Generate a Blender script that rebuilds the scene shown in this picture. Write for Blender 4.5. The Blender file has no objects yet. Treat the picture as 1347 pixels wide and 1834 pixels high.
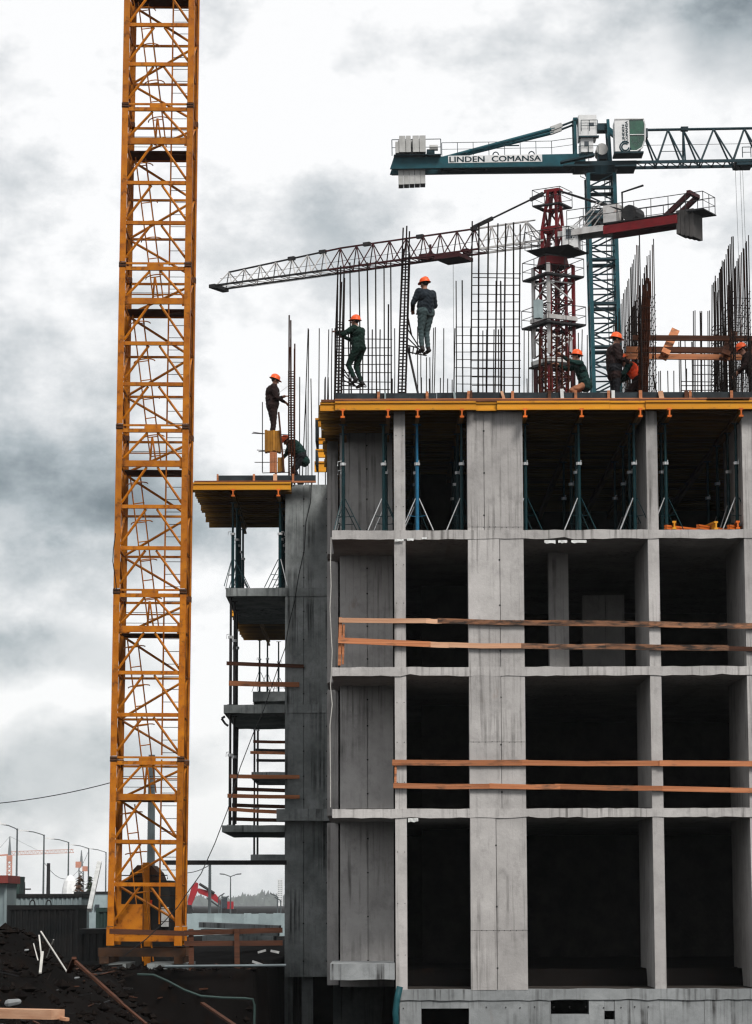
import bpy, math, random
import numpy as np
from mathutils import Vector, Matrix
random.seed(11)
R = math.radians
sc = bpy.context.scene
COL = sc.collection

# ------------------------------------------------------------------ camera
PW, PH, F = 1347.0, 1834.0, 4960.0
PITCH, ROLL = R(8.07), -0.0030
CAM = Vector((0.0, 0.0, 1.87))
RM = (Matrix.Rotation(R(90) + PITCH, 3, 'X') @ Matrix.Rotation(ROLL, 3, 'Z'))
cd = bpy.data.cameras.new('camera')
cam = bpy.data.objects.new('camera', cd); COL.objects.link(cam)
cd.sensor_fit = 'HORIZONTAL'; cd.sensor_width = 36.0; cd.lens = 36.0 * F / PW
cd.clip_start = 0.5; cd.clip_end = 20000
cam.matrix_world = Matrix.Translation(CAM) @ RM.to_4x4()
sc.camera = cam

# ------------------------------------------------------------------ world and sun
SUN_EL, SUN_AZ = R(47), R(26)      # behind the camera, to the right
w = bpy.data.worlds.new('World'); sc.world = w; w.use_nodes = True
nt = w.node_tree; nt.nodes.clear()
N = nt.nodes.new; L = nt.links.new
out = N('ShaderNodeOutputWorld')
tc = N('ShaderNodeTexCoord')
sky = N('ShaderNodeTexSky'); sky.sky_type = 'NISHITA'; sky.sun_disc = False
sky.sun_elevation = SUN_EL; sky.sun_rotation = R(180) - SUN_AZ
bg1 = N('ShaderNodeBackground'); bg1.inputs['Strength'].default_value = 0.09
L(sky.outputs[0], bg1.inputs['Color'])
mp = N('ShaderNodeMapping'); mp.inputs['Scale'].default_value = (1.0, 1.0, 1.45)
mp.inputs['Location'].default_value = (3.55, 1.2, 0.35)
L(tc.outputs['Generated'], mp.inputs['Vector'])
# azimuth (degrees right of the view), elevation, half widths, strength of each darker cloud bank
BANKS = [(-7.8, 8.4, 6.5, 2.8, 0.62), (-4.0, 7.7, 5.0, 1.1, 0.30), (-7.5, 11.5, 4.5, 2.2, 0.20), (-6.6, 2.3, 6.5, 1.7, 0.55), (-6.5, 4.9, 5.0, 1.5, 0.46), (-5.5, 6.4, 5.0, .8, .22), (8.4, 19.0, 4.6, 3.6, 0.95), (-0.8, 14.2, 3.4, 1.4, 0.20), (-8.5, 16.5, 2.6, 2.4, 0.22), (5.5, 17.0, 4.0, 1.6, 0.16), (-30, 12, 14, 5, 0.4), (38, 14, 16, 6, 0.4), (95, 20, 25, 8, 0.4), (-100, 25, 25, 9, 0.4), (180, 22, 30, 8, 0.35)]
def noise(scale, detail, rough, dist=0.0, vec=None):
    n = N('ShaderNodeTexNoise'); n.inputs['Scale'].default_value = scale
    n.inputs['Detail'].default_value = detail; n.inputs['Roughness'].default_value = rough
    n.inputs['Distortion'].default_value = dist
    L(vec or mp.outputs[0], n.inputs['Vector']); return n
def math_n(op, a, b, clamp=False):
    m = N('ShaderNodeMath'); m.operation = op; m.use_clamp = clamp
    for i, s in enumerate((a, b)):
        if isinstance(s, (int, float)): m.inputs[i].default_value = s
        else: L(s, m.inputs[i])
    return m.outputs[0]
def ramp_n(fac, stops):
    r = N('ShaderNodeValToRGB'); cr = r.color_ramp
    while len(cr.elements) < len(stops): cr.elements.new(0.5)
    for e, (p, c) in zip(cr.elements, stops): e.position = p; e.color = (*c, 1)
    L(fac, r.inputs[0]); return r.outputs[0]
n1 = noise(7.0, 12, 0.58, 0.0)
n2 = noise(21.0, 12, 0.62, 0.0)
n3 = noise(11.0, 6, 0.55, 0.0)
fac = math_n('ADD', math_n('MULTIPLY', n1.outputs['Fac'], 0.58), math_n('MULTIPLY', n2.outputs['Fac'], 0.42))
rm = N('ShaderNodeMapRange'); rm.interpolation_type = 'SMOOTHSTEP'
for q, v in zip((1, 2, 3, 4), (0.38, 0.585, 0.62, 1.04)): rm.inputs[q].default_value = v
L(fac, rm.inputs[0]); lum = rm.outputs[0]
rt = N('ShaderNodeMapRange'); rt.interpolation_type = 'SMOOTHSTEP'
for q, v in zip((1, 2, 3, 4), (0.34, 0.66, 1.15, 0.68)): rt.inputs[q].default_value = v
L(math_n('ADD', math_n('MULTIPLY', n1.outputs['Fac'], 0.5), math_n('MULTIPLY', n2.outputs['Fac'], 0.5)), rt.inputs[0]); tex = rt.outputs[0]
# cloud banks: soft masses at fixed sky directions, ragged by noise
nrm = N('ShaderNodeVectorMath'); nrm.operation = 'NORMALIZE'; L(tc.outputs['Generated'], nrm.inputs[0])
wob = N('ShaderNodeVectorMath'); wob.operation = 'MULTIPLY_ADD'
L(n3.outputs['Color'], wob.inputs[0]); wob.inputs[1].default_value = (0.07, 0.07, 0.07); L(nrm.outputs[0], wob.inputs[2])
for (az, el, ra, re, amt) in BANKS:
    d = Vector((math.sin(R(az)) * math.cos(R(el)), math.cos(R(az)) * math.cos(R(el)), math.sin(R(el)))) + Vector((0.035,) * 3)
    sb = N('ShaderNodeVectorMath'); sb.operation = 'SUBTRACT'; L(wob.outputs[0], sb.inputs[0]); sb.inputs[1].default_value = d
    ml = N('ShaderNodeVectorMath'); ml.operation = 'MULTIPLY'; L(sb.outputs[0], ml.inputs[0]); ml.inputs[1].default_value = (1 / R(ra), 1 / R(ra), 1 / R(re))
    ln = N('ShaderNodeVectorMath'); ln.operation = 'LENGTH'; L(ml.outputs[0], ln.inputs[0])
    mr = N('ShaderNodeMapRange'); mr.interpolation_type = 'SMOOTHERSTEP'; L(ln.outputs['Value'], mr.inputs[0])
    for q, v in zip((1, 2, 3, 4), (0.1, 1.0, 1.0 - amt, 1.0)): mr.inputs[q].default_value = v
    dk = math_n('MULTIPLY', math_n('SUBTRACT', 1.0, mr.outputs[0]), tex)
    lum = math_n('MULTIPLY', lum, math_n('SUBTRACT', 1.0, dk))
cl = ramp_n(lum, [(0.0, (0.0, 0.0, 0.0)), (0.18, (0.135, 0.17, 0.19)), (0.45, (0.39, 0.435, 0.46)), (0.75, (0.74, 0.755, 0.765)), (0.92, (0.94, 0.94, 0.94))])
bg2 = N('ShaderNodeBackground'); bg2.inputs['Strength'].default_value = 0.95
L(cl, bg2.inputs['Color'])
mx = N('ShaderNodeMixShader'); mx.inputs[0].default_value = 0.94
L(bg1.outputs[0], mx.inputs[1]); L(bg2.outputs[0], mx.inputs[2]); L(mx.outputs[0], out.inputs['Surface'])

sd = bpy.data.lights.new('sun', 'SUN'); sd.energy = 3.0; sd.angle = R(18); sd.color = (1.0, 0.96, 0.91)
so = bpy.data.objects.new('sun', sd); COL.objects.link(so)
sv = Vector((math.sin(SUN_AZ) * math.cos(SUN_EL), -math.cos(SUN_AZ) * math.cos(SUN_EL), math.sin(SUN_EL)))
so.rotation_euler = sv.to_track_quat('Z', 'Y').to_euler(); so.location = (20, -20, 60)

sc.view_settings.view_transform = 'Standard'; sc.view_settings.look = 'None'
sc.view_settings.exposure = 0.22; sc.view_settings.gamma = 1.0; sc.view_settings.use_curve_mapping = False
sc.render.engine = 'CYCLES'
sc.cycles.max_bounces = 5; sc.cycles.diffuse_bounces = 1; sc.cycles.glossy_bounces = 2
sc.cycles.transmission_bounces = 4; sc.cycles.volume_bounces = 0; sc.cycles.transparent_max_bounces = 6
sc.cycles.use_denoising = True
sc.cycles.use_adaptive_sampling = True; sc.cycles.adaptive_threshold = 0.02
sc.cycles.filter_width = 1.3

# ------------------------------------------------------------------ placing helpers
def ray(x, y):
    return RM @ Vector((x - PW / 2, PH / 2 - y, -F))
def at(x, y, Y):
    d = ray(x, y); return CAM + d * (Y / d.y)
def at_z(x, y, z):
    d = ray(x, y); return CAM + d * ((z - CAM.z) / d.z)
def xa(x, Y, y=1200): return at(x, y, Y).x
def za(y, Y, x=673): return at(x, y, Y).z

# ------------------------------------------------------------------ materials
MATS = {}
def mat(name, c1, c2=None, scale=3.0, rough=0.7, metal=0.0, bump=0.0, stretch=(1, 1, 1), rnd=0.0, lo=0.35, hi=0.65,
        c3=None, s3=1.0, lo3=0.55, hi3=0.7, st3=(1, 1, 1), detail=6, bscale=None, spec=0.18):
    m = bpy.data.materials.new(name); m.use_nodes = True
    t = m.node_tree; n = t.nodes; l = t.links
    b = n['Principled BSDF']
    b.inputs['Roughness'].default_value = rough; b.inputs['Metallic'].default_value = metal
    b.inputs['Specular IOR Level'].default_value = spec
    tc = n.new('ShaderNodeTexCoord')
    def nz(s, st, det=detail):
        mp = n.new('ShaderNodeMapping'); mp.inputs['Scale'].default_value = st
        l.new(tc.outputs['Object'], mp.inputs['Vector'])
        k = n.new('ShaderNodeTexNoise'); k.inputs['Scale'].default_value = s; k.inputs['Detail'].default_value = det
        k.inputs['Roughness'].default_value = 0.6
        l.new(mp.outputs[0], k.inputs['Vector']); return k.outputs['Fac']
    def mixc(fac, a, bb):
        x = n.new('ShaderNodeMix'); x.data_type = 'RGBA'
        l.new(fac, x.inputs[0])
        for sock, v in ((x.inputs[6], a), (x.inputs[7], bb)):
            if isinstance(v, tuple): sock.default_value = (*v, 1)
            else: l.new(v, sock)
        return x.outputs[2]
    def rng(v, a, bb):
        r = n.new('ShaderNodeMapRange'); r.inputs[1].default_value = a; r.inputs[2].default_value = bb
        l.new(v, r.inputs[0]); return r.outputs[0]
    c2 = c2 or tuple(x * 0.72 for x in c1)
    col = mixc(rng(nz(scale, stretch), lo, hi), c1, c2)
    if c3: col = mixc(rng(nz(s3, st3), lo3, hi3), col, c3)
    if rnd:
        oi = n.new('ShaderNodeObjectInfo')
        r = n.new('ShaderNodeMapRange'); r.inputs[3].default_value = 1 - rnd; r.inputs[4].default_value = 1 + rnd
        l.new(oi.outputs['Random'], r.inputs[0])
        h = n.new('ShaderNodeHueSaturation'); l.new(r.outputs[0], h.inputs['Value']); l.new(col, h.inputs['Color'])
        col = h.outputs[0]
    l.new(col, b.inputs['Base Color'])
    if bump:
        bp = n.new('ShaderNodeBump'); bp.inputs['Strength'].default_value = bump; bp.inputs['Distance'].default_value = 0.02
        l.new(nz(bscale or scale * 4, stretch), bp.inputs['Height']); l.new(bp.outputs[0], b.inputs['Normal'])
    MATS[name] = m; return m

def concrete(name, light, dark, stain, streak, rust=(0.20, 0.11, 0.06)):
    m = bpy.data.materials.new(name); m.use_nodes = True
    t = m.node_tree; n = t.nodes; l = t.links; b = n['Principled BSDF']
    b.inputs['Roughness'].default_value = 0.9; b.inputs['Specular IOR Level'].default_value = 0.06
    tc = n.new('ShaderNodeTexCoord')
    def nz(s, st=(1, 1, 1), det=7, rough=0.62):
        mp = n.new('ShaderNodeMapping'); mp.inputs['Scale'].default_value = st
        l.new(tc.outputs['Object'], mp.inputs['Vector'])
        k = n.new('ShaderNodeTexNoise'); k.inputs['Scale'].default_value = s; k.inputs['Detail'].default_value = det
        k.inputs['Roughness'].default_value = rough
        l.new(mp.outputs[0], k.inputs['Vector']); return k.outputs['Fac']
    def rng(v, a, bb, o0=0, o1=1):
        r = n.new('ShaderNodeMapRange'); r.inputs[1].default_value = a; r.inputs[2].default_value = bb
        r.inputs[3].default_value = o0; r.inputs[4].default_value = o1
        l.new(v, r.inputs[0]); return r.outputs[0]
    def mixc(fac, a, bb, bt='MIX'):
        x = n.new('ShaderNodeMix'); x.data_type = 'RGBA'; x.blend_type = bt
        if isinstance(fac, float): x.inputs[0].default_value = fac
        else: l.new(fac, x.inputs[0])
        for sock, v in ((x.inputs[6], a), (x.inputs[7], bb)):
            if isinstance(v, tuple): sock.default_value = (*v, 1)
            else: l.new(v, sock)
        return x.outputs[2]
    col = mixc(rng(nz(0.9), 0.35, 0.65), light, dark)
    col = mixc(rng(nz(9.0), 0.5, 0.8, 0, 0.5), col, dark)
    # drip streaks: noise stretched along the vertical, gated by big patches
    st = rng(nz(9.0, (1, 1, 0.03), 6), 0.50, 0.64)
    gate = rng(nz(0.55, (1, 1, 1.2), 4), 0.42, 0.62)
    mm = n.new('ShaderNodeMath'); mm.operation = 'MULTIPLY'; l.new(st, mm.inputs[0]); l.new(gate, mm.inputs[1])
    m2 = n.new('ShaderNodeMath'); m2.operation = 'MULTIPLY'; l.new(mm.outputs[0], m2.inputs[0]); m2.inputs[1].default_value = streak
    col = mixc(m2.outputs[0], col, stain)
    # blotches of damp and a second, finer family of runs
    col = mixc(rng(nz(2.3, (1, 1, 0.8), 9, 0.7), 0.52, 0.72, 0, 0.55), col, tuple(x * 0.55 for x in dark))
    col = mixc(rng(nz(26.0, (1, 1, 0.05), 4), 0.62, 0.74, 0, 0.25), col, tuple(x * 0.4 for x in dark))
    # rusty patches
    col = mixc(rng(nz(1.7, (1, 1, 0.5), 8), 0.66, 0.80, 0, 0.55), col, rust)
    # pores
    v = n.new('ShaderNodeTexVoronoi'); v.inputs['Scale'].default_value = 16.0
    l.new(tc.outputs['Object'], v.inputs['Vector'])
    col = mixc(rng(v.outputs['Distance'], 0.05, 0.10, 0.55, 0.0), col, tuple(x * 0.35 for x in dark))
    oi = n.new('ShaderNodeObjectInfo')
    h = n.new('ShaderNodeHueSaturation'); l.new(rng(oi.outputs['Random'], 0, 1, 0.9, 1.08), h.inputs['Value']); l.new(col, h.inputs['Color'])
    l.new(h.outputs[0], b.inputs['Base Color'])
    bp = n.new('ShaderNodeBump'); bp.inputs['Strength'].default_value = 0.35; bp.inputs['Distance'].default_value = 0.02
    l.new(nz(14.0), bp.inputs['Height']); l.new(bp.outputs[0], b.inputs['Normal'])
    MATS[name] = m; return m

concrete('concrete', (0.43, 0.414, 0.403), (0.315, 0.303, 0.295), (0.07, 0.066, 0.062), 0.8)
concrete('concrete_dark', (0.27, 0.288, 0.288), (0.115, 0.128, 0.128), (0.028, 0.030, 0.030), 1.0, (0.10, 0.07, 0.05))  # darker, cooler concrete with heavier streaks
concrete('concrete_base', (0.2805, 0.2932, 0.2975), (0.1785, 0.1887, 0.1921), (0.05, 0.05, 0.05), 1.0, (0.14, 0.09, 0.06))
mat('shade_dark_wall', (0.055, 0.048, 0.045), (0.03, 0.027, 0.026), 2.0, 0.95, 0, 0.4, spec=0.02)  # near-black wall colour with the interior shade put in
mat('low_bounce_floor', (0.048, 0.0424, 0.0376), (0.028, 0.0248, 0.0224), 1.2, 0.95, 0, 0.4, spec=0.02)  # dark floor colour, added to cut light bounced onto the soffits
mat('groove', (0.05, 0.05, 0.05), rough=0.95, spec=0.02)
mat('mast_yellow', (0.44, 0.150, 0.006), (0.29, 0.082, 0.004), 2.6, 0.5, 0, 0.15, rnd=0.16, c3=(0.045, 0.015, 0.006), s3=5, lo3=0.56, hi3=0.74)
mat('mast_rust', (0.10, 0.035, 0.010), (0.05, 0.02, 0.008), 7, 0.7)
mat('mast_dark', (0.028, 0.017, 0.012), (0.055, 0.024, 0.010), 4, 0.7)
mat('beam_yellow', (0.612, 0.2805, 0.017), (0.493, 0.187, 0.0102), 1.6, 0.55, 0, 0.15, (0.25, 1, 1), 0.14, c3=(0.14, 0.07, 0.02), s3=4, lo3=0.62, hi3=0.78)
mat('trestle_wood', (0.33, 0.15, 0.02), (0.18, 0.08, 0.014), 3, 0.8, 0, 0.2, rnd=0.25)
mat('beam_shaded', (0.27, 0.13, 0.018), (0.14, 0.07, 0.012), 1.6, 0.7, 0, 0.15, (0.25, 1, 1), 0.3)  # darker copy of the yellow beams, soffit shade put into the colour
mat('beam_orange', (0.60, 0.12, 0.015), (0.42, 0.10, 0.015), 5, 0.6, rnd=0.2)
mat('wood_orange', (0.43, 0.175, 0.082), (0.30, 0.108, 0.046), 5, 0.75, 0, 0.35, (0.12, 2, 7), 0.22, c3=(0.10, 0.055, 0.035), s3=3.2, lo3=0.54, hi3=0.72, st3=(0.6, 1, 2.5))
mat('wood_weathered', (0.30, 0.135, 0.07), (0.15, 0.085, 0.055), 6, 0.85, 0, 0.4, (0.3, 2, 4), 0.2, c3=(0.035, 0.028, 0.024), s3=4.5, lo3=0.44, hi3=0.60, st3=(0.55, 1, 2.2))
mat('wood_pale', (0.55, 0.33, 0.21), (0.42, 0.22, 0.13), 3, 0.8, 0, 0.2, (0.2, 2, 5), 0.15)
mat('wood_dark', (0.085, 0.032, 0.017), (0.04, 0.017, 0.010), 3, 0.8, 0, 0.3, (0.15, 2, 6), 0.2)
mat('plywood', (0.16, 0.062, 0.03), (0.08, 0.03, 0.016), 2.5, 0.8, 0, 0.2, rnd=0.15)
mat('form_board', (0.022, 0.032, 0.038), (0.010, 0.013, 0.016), 3, 0.6, 0, 0.2, c3=(0.12, 0.13, 0.13), s3=7, lo3=0.62, hi3=0.78, st3=(1, 1, 0.3))
mat('rebar', (0.022, 0.017, 0.015), (0.011, 0.010, 0.010), 9, 0.75, 0.2, rnd=0.3, spec=0.02)
mat('rebar_rust', (0.05, 0.018, 0.010), (0.024, 0.011, 0.008), 9, 0.85, 0.1, rnd=0.25, spec=0.02)
mat('prop_green', (0.0056, 0.032, 0.0384), (0.0032, 0.0176, 0.0208), 6, 0.45, 0.2, rnd=0.2, c3=(0.06, 0.035, 0.02), s3=8, lo3=0.62, hi3=0.75)
mat('prop_blue', (0.024, 0.152, 0.272), (0.016, 0.096, 0.176), 6, 0.45, 0.2, c3=(0.07, 0.05, 0.04), s3=8, lo3=0.62, hi3=0.75)
mat('galvanised', (0.62, 0.63, 0.63), (0.42, 0.43, 0.44), 8, 0.4, 0.5)
mat('teal_steel', (0.006, 0.063, 0.081), (0.0036, 0.039, 0.051), 1.5, 0.5, 0.1, rnd=0.12)
mat('teal_dark', (0.008, 0.030, 0.040), (0.005, 0.018, 0.024), 2, 0.6, 0.1, rnd=0.15)
mat('crane_red', (0.1485, 0.0055, 0.0088), (0.088, 0.00385, 0.0055), 1.8, 0.5, 0.05, rnd=0.15)
mat('crane_darkred', (0.0525, 0.007, 0.0084), (0.028, 0.0056, 0.0063), 1.8, 0.6, rnd=0.2)
mat('crane_white', (0.51, 0.5015, 0.493), (0.357, 0.34, 0.3315), 1.5, 0.5, rnd=0.1, c3=(0.22, 0.09, 0.06), s3=2, lo3=0.6, hi3=0.75)
mat('white_paint', (0.66, 0.66, 0.66), (0.52, 0.53, 0.53), 1.2, 0.5)
mat('black_steel', (0.014, 0.015, 0.017), (0.026, 0.024, 0.024), 3, 0.6, 0.2, rnd=0.2)
mat('grey_block', (0.42, 0.42, 0.41), (0.30, 0.30, 0.29), 1.2, 0.85, 0, 0.2, rnd=0.08)
mat('dark_block', (0.075, 0.07, 0.068), (0.04, 0.038, 0.037), 1.0, 0.85, 0, 0.2)
mat('cab_green_glass', (0.008, 0.09, 0.045), (0.004, 0.03, 0.02), 0.9, 0.08, 0, spec=0.8)
mat('glass_dark', (0.012, 0.02, 0.028), (0.02, 0.03, 0.04), 1.5, 0.08, 0, spec=0.8)
mat('letter_teal', (0.006, 0.045, 0.062), rough=0.6)
mat('soil', (0.006, 0.00496, 0.00464), (0.0028, 0.00256, 0.0024), 1.1, 0.95, 0, 0.9, c3=(0.011, 0.006, 0.004), s3=2.2, lo3=0.56, hi3=0.75, bscale=3.0, spec=0.02)
mat('clod', (0.016, 0.012, 0.010), (0.006, 0.005, 0.005), 6, 0.95, 0, 0.6, rnd=0.4, spec=0.02)
mat('foam_white', (0.62, 0.63, 0.62), (0.45, 0.46, 0.45), 6, 0.8)
mat('container_grey', (0.27, 0.33, 0.34), (0.20, 0.25, 0.26), 1.1, 0.7, rnd=0.15, c3=(0.10, 0.10, 0.10), s3=1.5, lo3=0.58, hi3=0.75, st3=(1, 1, 0.3))
mat('container_black', (0.010, 0.012, 0.013), (0.020, 0.019, 0.018), 2, 0.7, rnd=0.2)
mat('container_green', (0.035, 0.06, 0.055), (0.022, 0.04, 0.036), 2, 0.7)
mat('roof_red', (0.26, 0.06, 0.05), (0.18, 0.04, 0.035), 2, 0.7)
mat('lamp_grey', (0.10, 0.115, 0.12), (0.07, 0.08, 0.085), 3, 0.5, 0.3)
mat('lamp_head', (0.75, 0.76, 0.76), (0.62, 0.63, 0.63), 3, 0.4)
mat('steel_pole', (0.11, 0.135, 0.145), (0.07, 0.085, 0.09), 1.5, 0.4, 0.4)
mat('excavator_red', (0.36, 0.02, 0.03), (0.25, 0.015, 0.02), 1.5, 0.45)
mat('far_orange', (0.55, 0.17, 0.07), (0.40, 0.13, 0.06), 0.6, 0.6)
mat('foliage_far', (0.055, 0.07, 0.055), (0.035, 0.045, 0.035), 0.1, 0.9, spec=0.02)
mat('foliage_brown', (0.09, 0.045, 0.03), (0.05, 0.035, 0.022), 0.9, 0.9, rnd=0.25)
mat('foliage_green', (0.05, 0.06, 0.03), (0.03, 0.045, 0.022), 0.9, 0.9, rnd=0.25)
mat('bark', (0.05, 0.035, 0.025), rough=0.9)
mat('cable_black', (0.010, 0.011, 0.012), rough=0.6)
mat('rope_pale', (0.48, 0.47, 0.44), rough=0.9)
mat('tarp_teal', (0.012, 0.075, 0.088), (0.006, 0.04, 0.05), 4, 0.55)
mat('helmet_orange', (0.80, 0.115, 0.025), (0.66, 0.085, 0.02), 6, 0.35, rnd=0.1)
mat('skin', (0.30, 0.16, 0.11), (0.24, 0.12, 0.085), 9, 0.6)
mat('hair', (0.03, 0.022, 0.018), rough=0.8)
mat('boot', (0.016, 0.015, 0.015), rough=0.6)
mat('glove', (0.10, 0.09, 0.085), (0.05, 0.045, 0.045), 9, 0.9)
mat('cloth_black', (0.012, 0.0126, 0.0156), (0.0066, 0.0072, 0.009), 9, 0.9, 0, 0.4)
mat('cloth_navy', (0.015, 0.021, 0.0275), (0.008, 0.0115, 0.016), 9, 0.9, 0, 0.4)
mat('cloth_green', (0.008, 0.03, 0.026), (0.0045, 0.017, 0.015), 9, 0.9, 0, 0.4)
mat('cloth_darkgreen', (0.006, 0.021, 0.015), (0.0035, 0.011, 0.0085), 9, 0.9, 0, 0.4)
mat('cloth_jeans', (0.05525, 0.08125, 0.0845), (0.0325, 0.0507, 0.0533), 9, 0.9, 0, 0.4)
mat('cloth_brown', (0.0225, 0.0117, 0.0108), (0.01125, 0.0063, 0.0063), 9, 0.9, 0, 0.4)
mat('cloth_tan', (0.30, 0.13, 0.07), (0.22, 0.09, 0.05), 9, 0.9, 0, 0.4)
mat('vest_orange', (0.75, 0.07, 0.02), (0.55, 0.05, 0.015), 9, 0.8)

# ------------------------------------------------------------------ mesh helpers
class MB:
    def __init__(s): s.v = []; s.f = []; s.m = []
    def add(s, vs, fs, mi=0):
        o = len(s.v); s.v += [tuple(v) for v in vs]
        s.f += [tuple(i + o for i in f) for f in fs]; s.m += [mi] * len(fs); return s
    def box(s, x0, y0, z0, x1, y1, z1, mi=0):
        return s.add([(x0, y0, z0), (x1, y0, z0), (x1, y1, z0), (x0, y1, z0), (x0, y0, z1), (x1, y0, z1), (x1, y1, z1), (x0, y1, z1)],
                     [(0, 3, 2, 1), (4, 5, 6, 7), (0, 1, 5, 4), (1, 2, 6, 5), (2, 3, 7, 6), (3, 0, 4, 7)], mi)
    def prism(s, prof, p, q, up=(0, 0, 1), mi=0):
        p = Vector(p); q = Vector(q); d = (q - p).normalized(); u = Vector(up)
        if abs(d.dot(u)) > 0.98: u = Vector((0, 1, 0)) if abs(d.y) < 0.9 else Vector((1, 0, 0))
        r = d.cross(u).normalized(); u = r.cross(d).normalized(); n = len(prof)
        vs = [p + r * a + u * b for a, b in prof] + [q + r * a + u * b for a, b in prof]
        fs = [(i, (i + 1) % n, n + (i + 1) % n, n + i) for i in range(n)] + [tuple(range(n))[::-1], tuple(range(n, 2 * n))]
        return s.add(vs, fs, mi)
    def beam(s, p, q, w, h=None, up=(0, 0, 1), mi=0):
        h = h or w
        return s.prism([(-w / 2, -h / 2), (w / 2, -h / 2), (w / 2, h / 2), (-w / 2, h / 2)], p, q, up, mi)
    def hbeam(s, p, q, h=0.2, w=0.09, fl=0.042, web=0.034, up=(0, 0, 1), mi=0):
        a, b, c, d = w / 2, h / 2, h / 2 - fl, web / 2
        return s.prism([(-a, -b), (a, -b), (a, -c), (d, -c), (d, c), (a, c), (a, b), (-a, b), (-a, c), (-d, c), (-d, -c), (-a, -c)], p, q, up, mi)
    def tube(s, p, q, r, n=6, r2=None, mi=0):
        p = Vector(p); q = Vector(q); r2 = r if r2 is None else r2
        d = (q - p).normalized(); u = Vector((0, 0, 1)) if abs(d.z) < 0.9 else Vector((1, 0, 0))
        a = d.cross(u).normalized(); b = a.cross(d)
        vs = []
        for c, rr in ((p, r), (q, r2)):
            for i in range(n):
                t = 2 * math.pi * i / n; vs.append(c + a * (rr * math.cos(t)) + b * (rr * math.sin(t)))
        fs = [(i, (i + 1) % n, n + (i + 1) % n, n + i) for i in range(n)] + [tuple(range(n))[::-1], tuple(range(n, 2 * n))]
        return s.add(vs, fs, mi)
    def path(s, pts, r, n=5, mi=0):
        pts = [Vector(p) for p in pts]; o = len(s.v); k = len(pts)
        for i, p in enumerate(pts):
            d = (pts[min(i + 1, k - 1)] - pts[max(i - 1, 0)]).normalized()
            u = Vector((0, 0, 1)) if abs(d.z) < 0.95 else Vector((0, 1, 0))
            a = d.cross(u).normalized(); b = a.cross(d)
            s.v += [tuple(p + a * (r * math.cos(2 * math.pi * j / n)) + b * (r * math.sin(2 * math.pi * j / n))) for j in range(n)]
        for i in range(k - 1):
            for j in range(n):
                s.f.append((o + i * n + j, o + i * n + (j + 1) % n, o + (i + 1) * n + (j + 1) % n, o + (i + 1) * n + j)); s.m.append(mi)
        s.f.append(tuple(o + j for j in range(n))[::-1]); s.f.append(tuple(o + (k - 1) * n + j for j in range(n))); s.m += [mi, mi]
        return s
    def mesh(s, name, mats):
        me = bpy.data.meshes.new(name); me.from_pydata(s.v, [], s.f)
        for m in ([mats] if isinstance(mats, str) else mats): me.materials.append(MATS[m])
        if any(s.m): me.polygons.foreach_set('material_index', s.m)
        me.update(); return me
    def build(s, name, mats, parent=None, local=False, smooth=False):
        me = s.mesh(name, mats)
        if smooth: me.polygons.foreach_set('use_smooth', [True] * len(me.polygons))
        return link(name, me, parent, local)

def link(name, me, parent=None, local=False):
    o = bpy.data.objects.new(name, me); COL.objects.link(o)
    if parent is not None:
        o.parent = parent
        if not local and parent.parent is None:
            o.matrix_parent_inverse = parent.matrix_basis.inverted()
    return o
def empty(name, loc=(0, 0, 0), rot=(0, 0, 0), parent=None):
    o = bpy.data.objects.new(name, None); COL.objects.link(o); o.empty_display_size = 0.2
    o.location = loc; o.rotation_euler = rot
    if parent is not None: o.parent = parent
    return o
def tag(o, label=None, cat=None, group=None, kind=None):
    if label: o['label'] = label
    if cat: o['category'] = cat
    if group: o['group'] = group
    if kind or cat: o['kind'] = kind or 'thing'
    return o
def thing(name, label, cat, loc=(0, 0, 0), rot=(0, 0, 0), group=None):
    o = empty(name, loc, rot); o.matrix_basis = Matrix.Translation(Vector(loc)) @ Matrix.Rotation(rot[2], 4, 'Z') @ Matrix.Rotation(rot[1], 4, 'Y') @ Matrix.Rotation(rot[0], 4, 'X')
    return tag(o, label, cat, group)
def box(name, m, parent, x0, y0, z0, x1, y1, z1, local=False):
    return MB().box(x0, y0, z0, x1, y1, z1).build(name, m, parent, local)
def copy_tree(o, parent=None):
    c = o.copy(); COL.objects.link(c)
    c.parent = parent
    for ch in o.children: copy_tree(ch, c)
    return c
def jit(a): return random.uniform(-a, a)

# ================================================================== TERRAIN
def smooth(a, b, x):
    t = min(1, max(0, (x - a) / (b - a))); return t * t * (3 - 2 * t)
def hnoise(x, y):
    return (math.sin(x * 1.9 + y * 0.7) * math.sin(y * 1.3 - x * 0.4) + 0.5 * math.sin(x * 4.3 - y * 2.1 + 1.3) * math.sin(y * 3.7 + x * 1.1)
            + 0.3 * math.sin(x * 9.1 + y * 5.3) * math.sin(y * 8.3 - x * 3.9))
GZ = 0.38
def ground_h(x, y):
    h = GZ
    if 18 < y < 50:
        m = math.exp(-((y - 34) / 5.5) ** 2)
        prof = smooth(-2.6, -4.6, x) if x > -4.6 else 1.0
        h += m * (1.12 * prof + 0.10 * hnoise(x * 1.3, y * 0.8) * (0.3 + prof))
    xe = -2.6 + (y - 34) / 30.0 * -3.4
    yb_ = 64.2 + 19 * smooth(-2.75, -2.35, x) * (1 - smooth(-.2, .4, x))
    pit = smooth(xe - 0.2, xe + 1.5, x) * smooth(29, 33, y) * (1 - smooth(yb_, yb_ + .7, y)) * (1 - smooth(16, 22, x))
    h -= pit * (3.3 + 0.12 * hnoise(x * 0.7, y * 0.5))
    h += 0.03 * hnoise(x * 1.7, y * 1.1) * (1 if y < 140 else 0)
    return h
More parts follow.
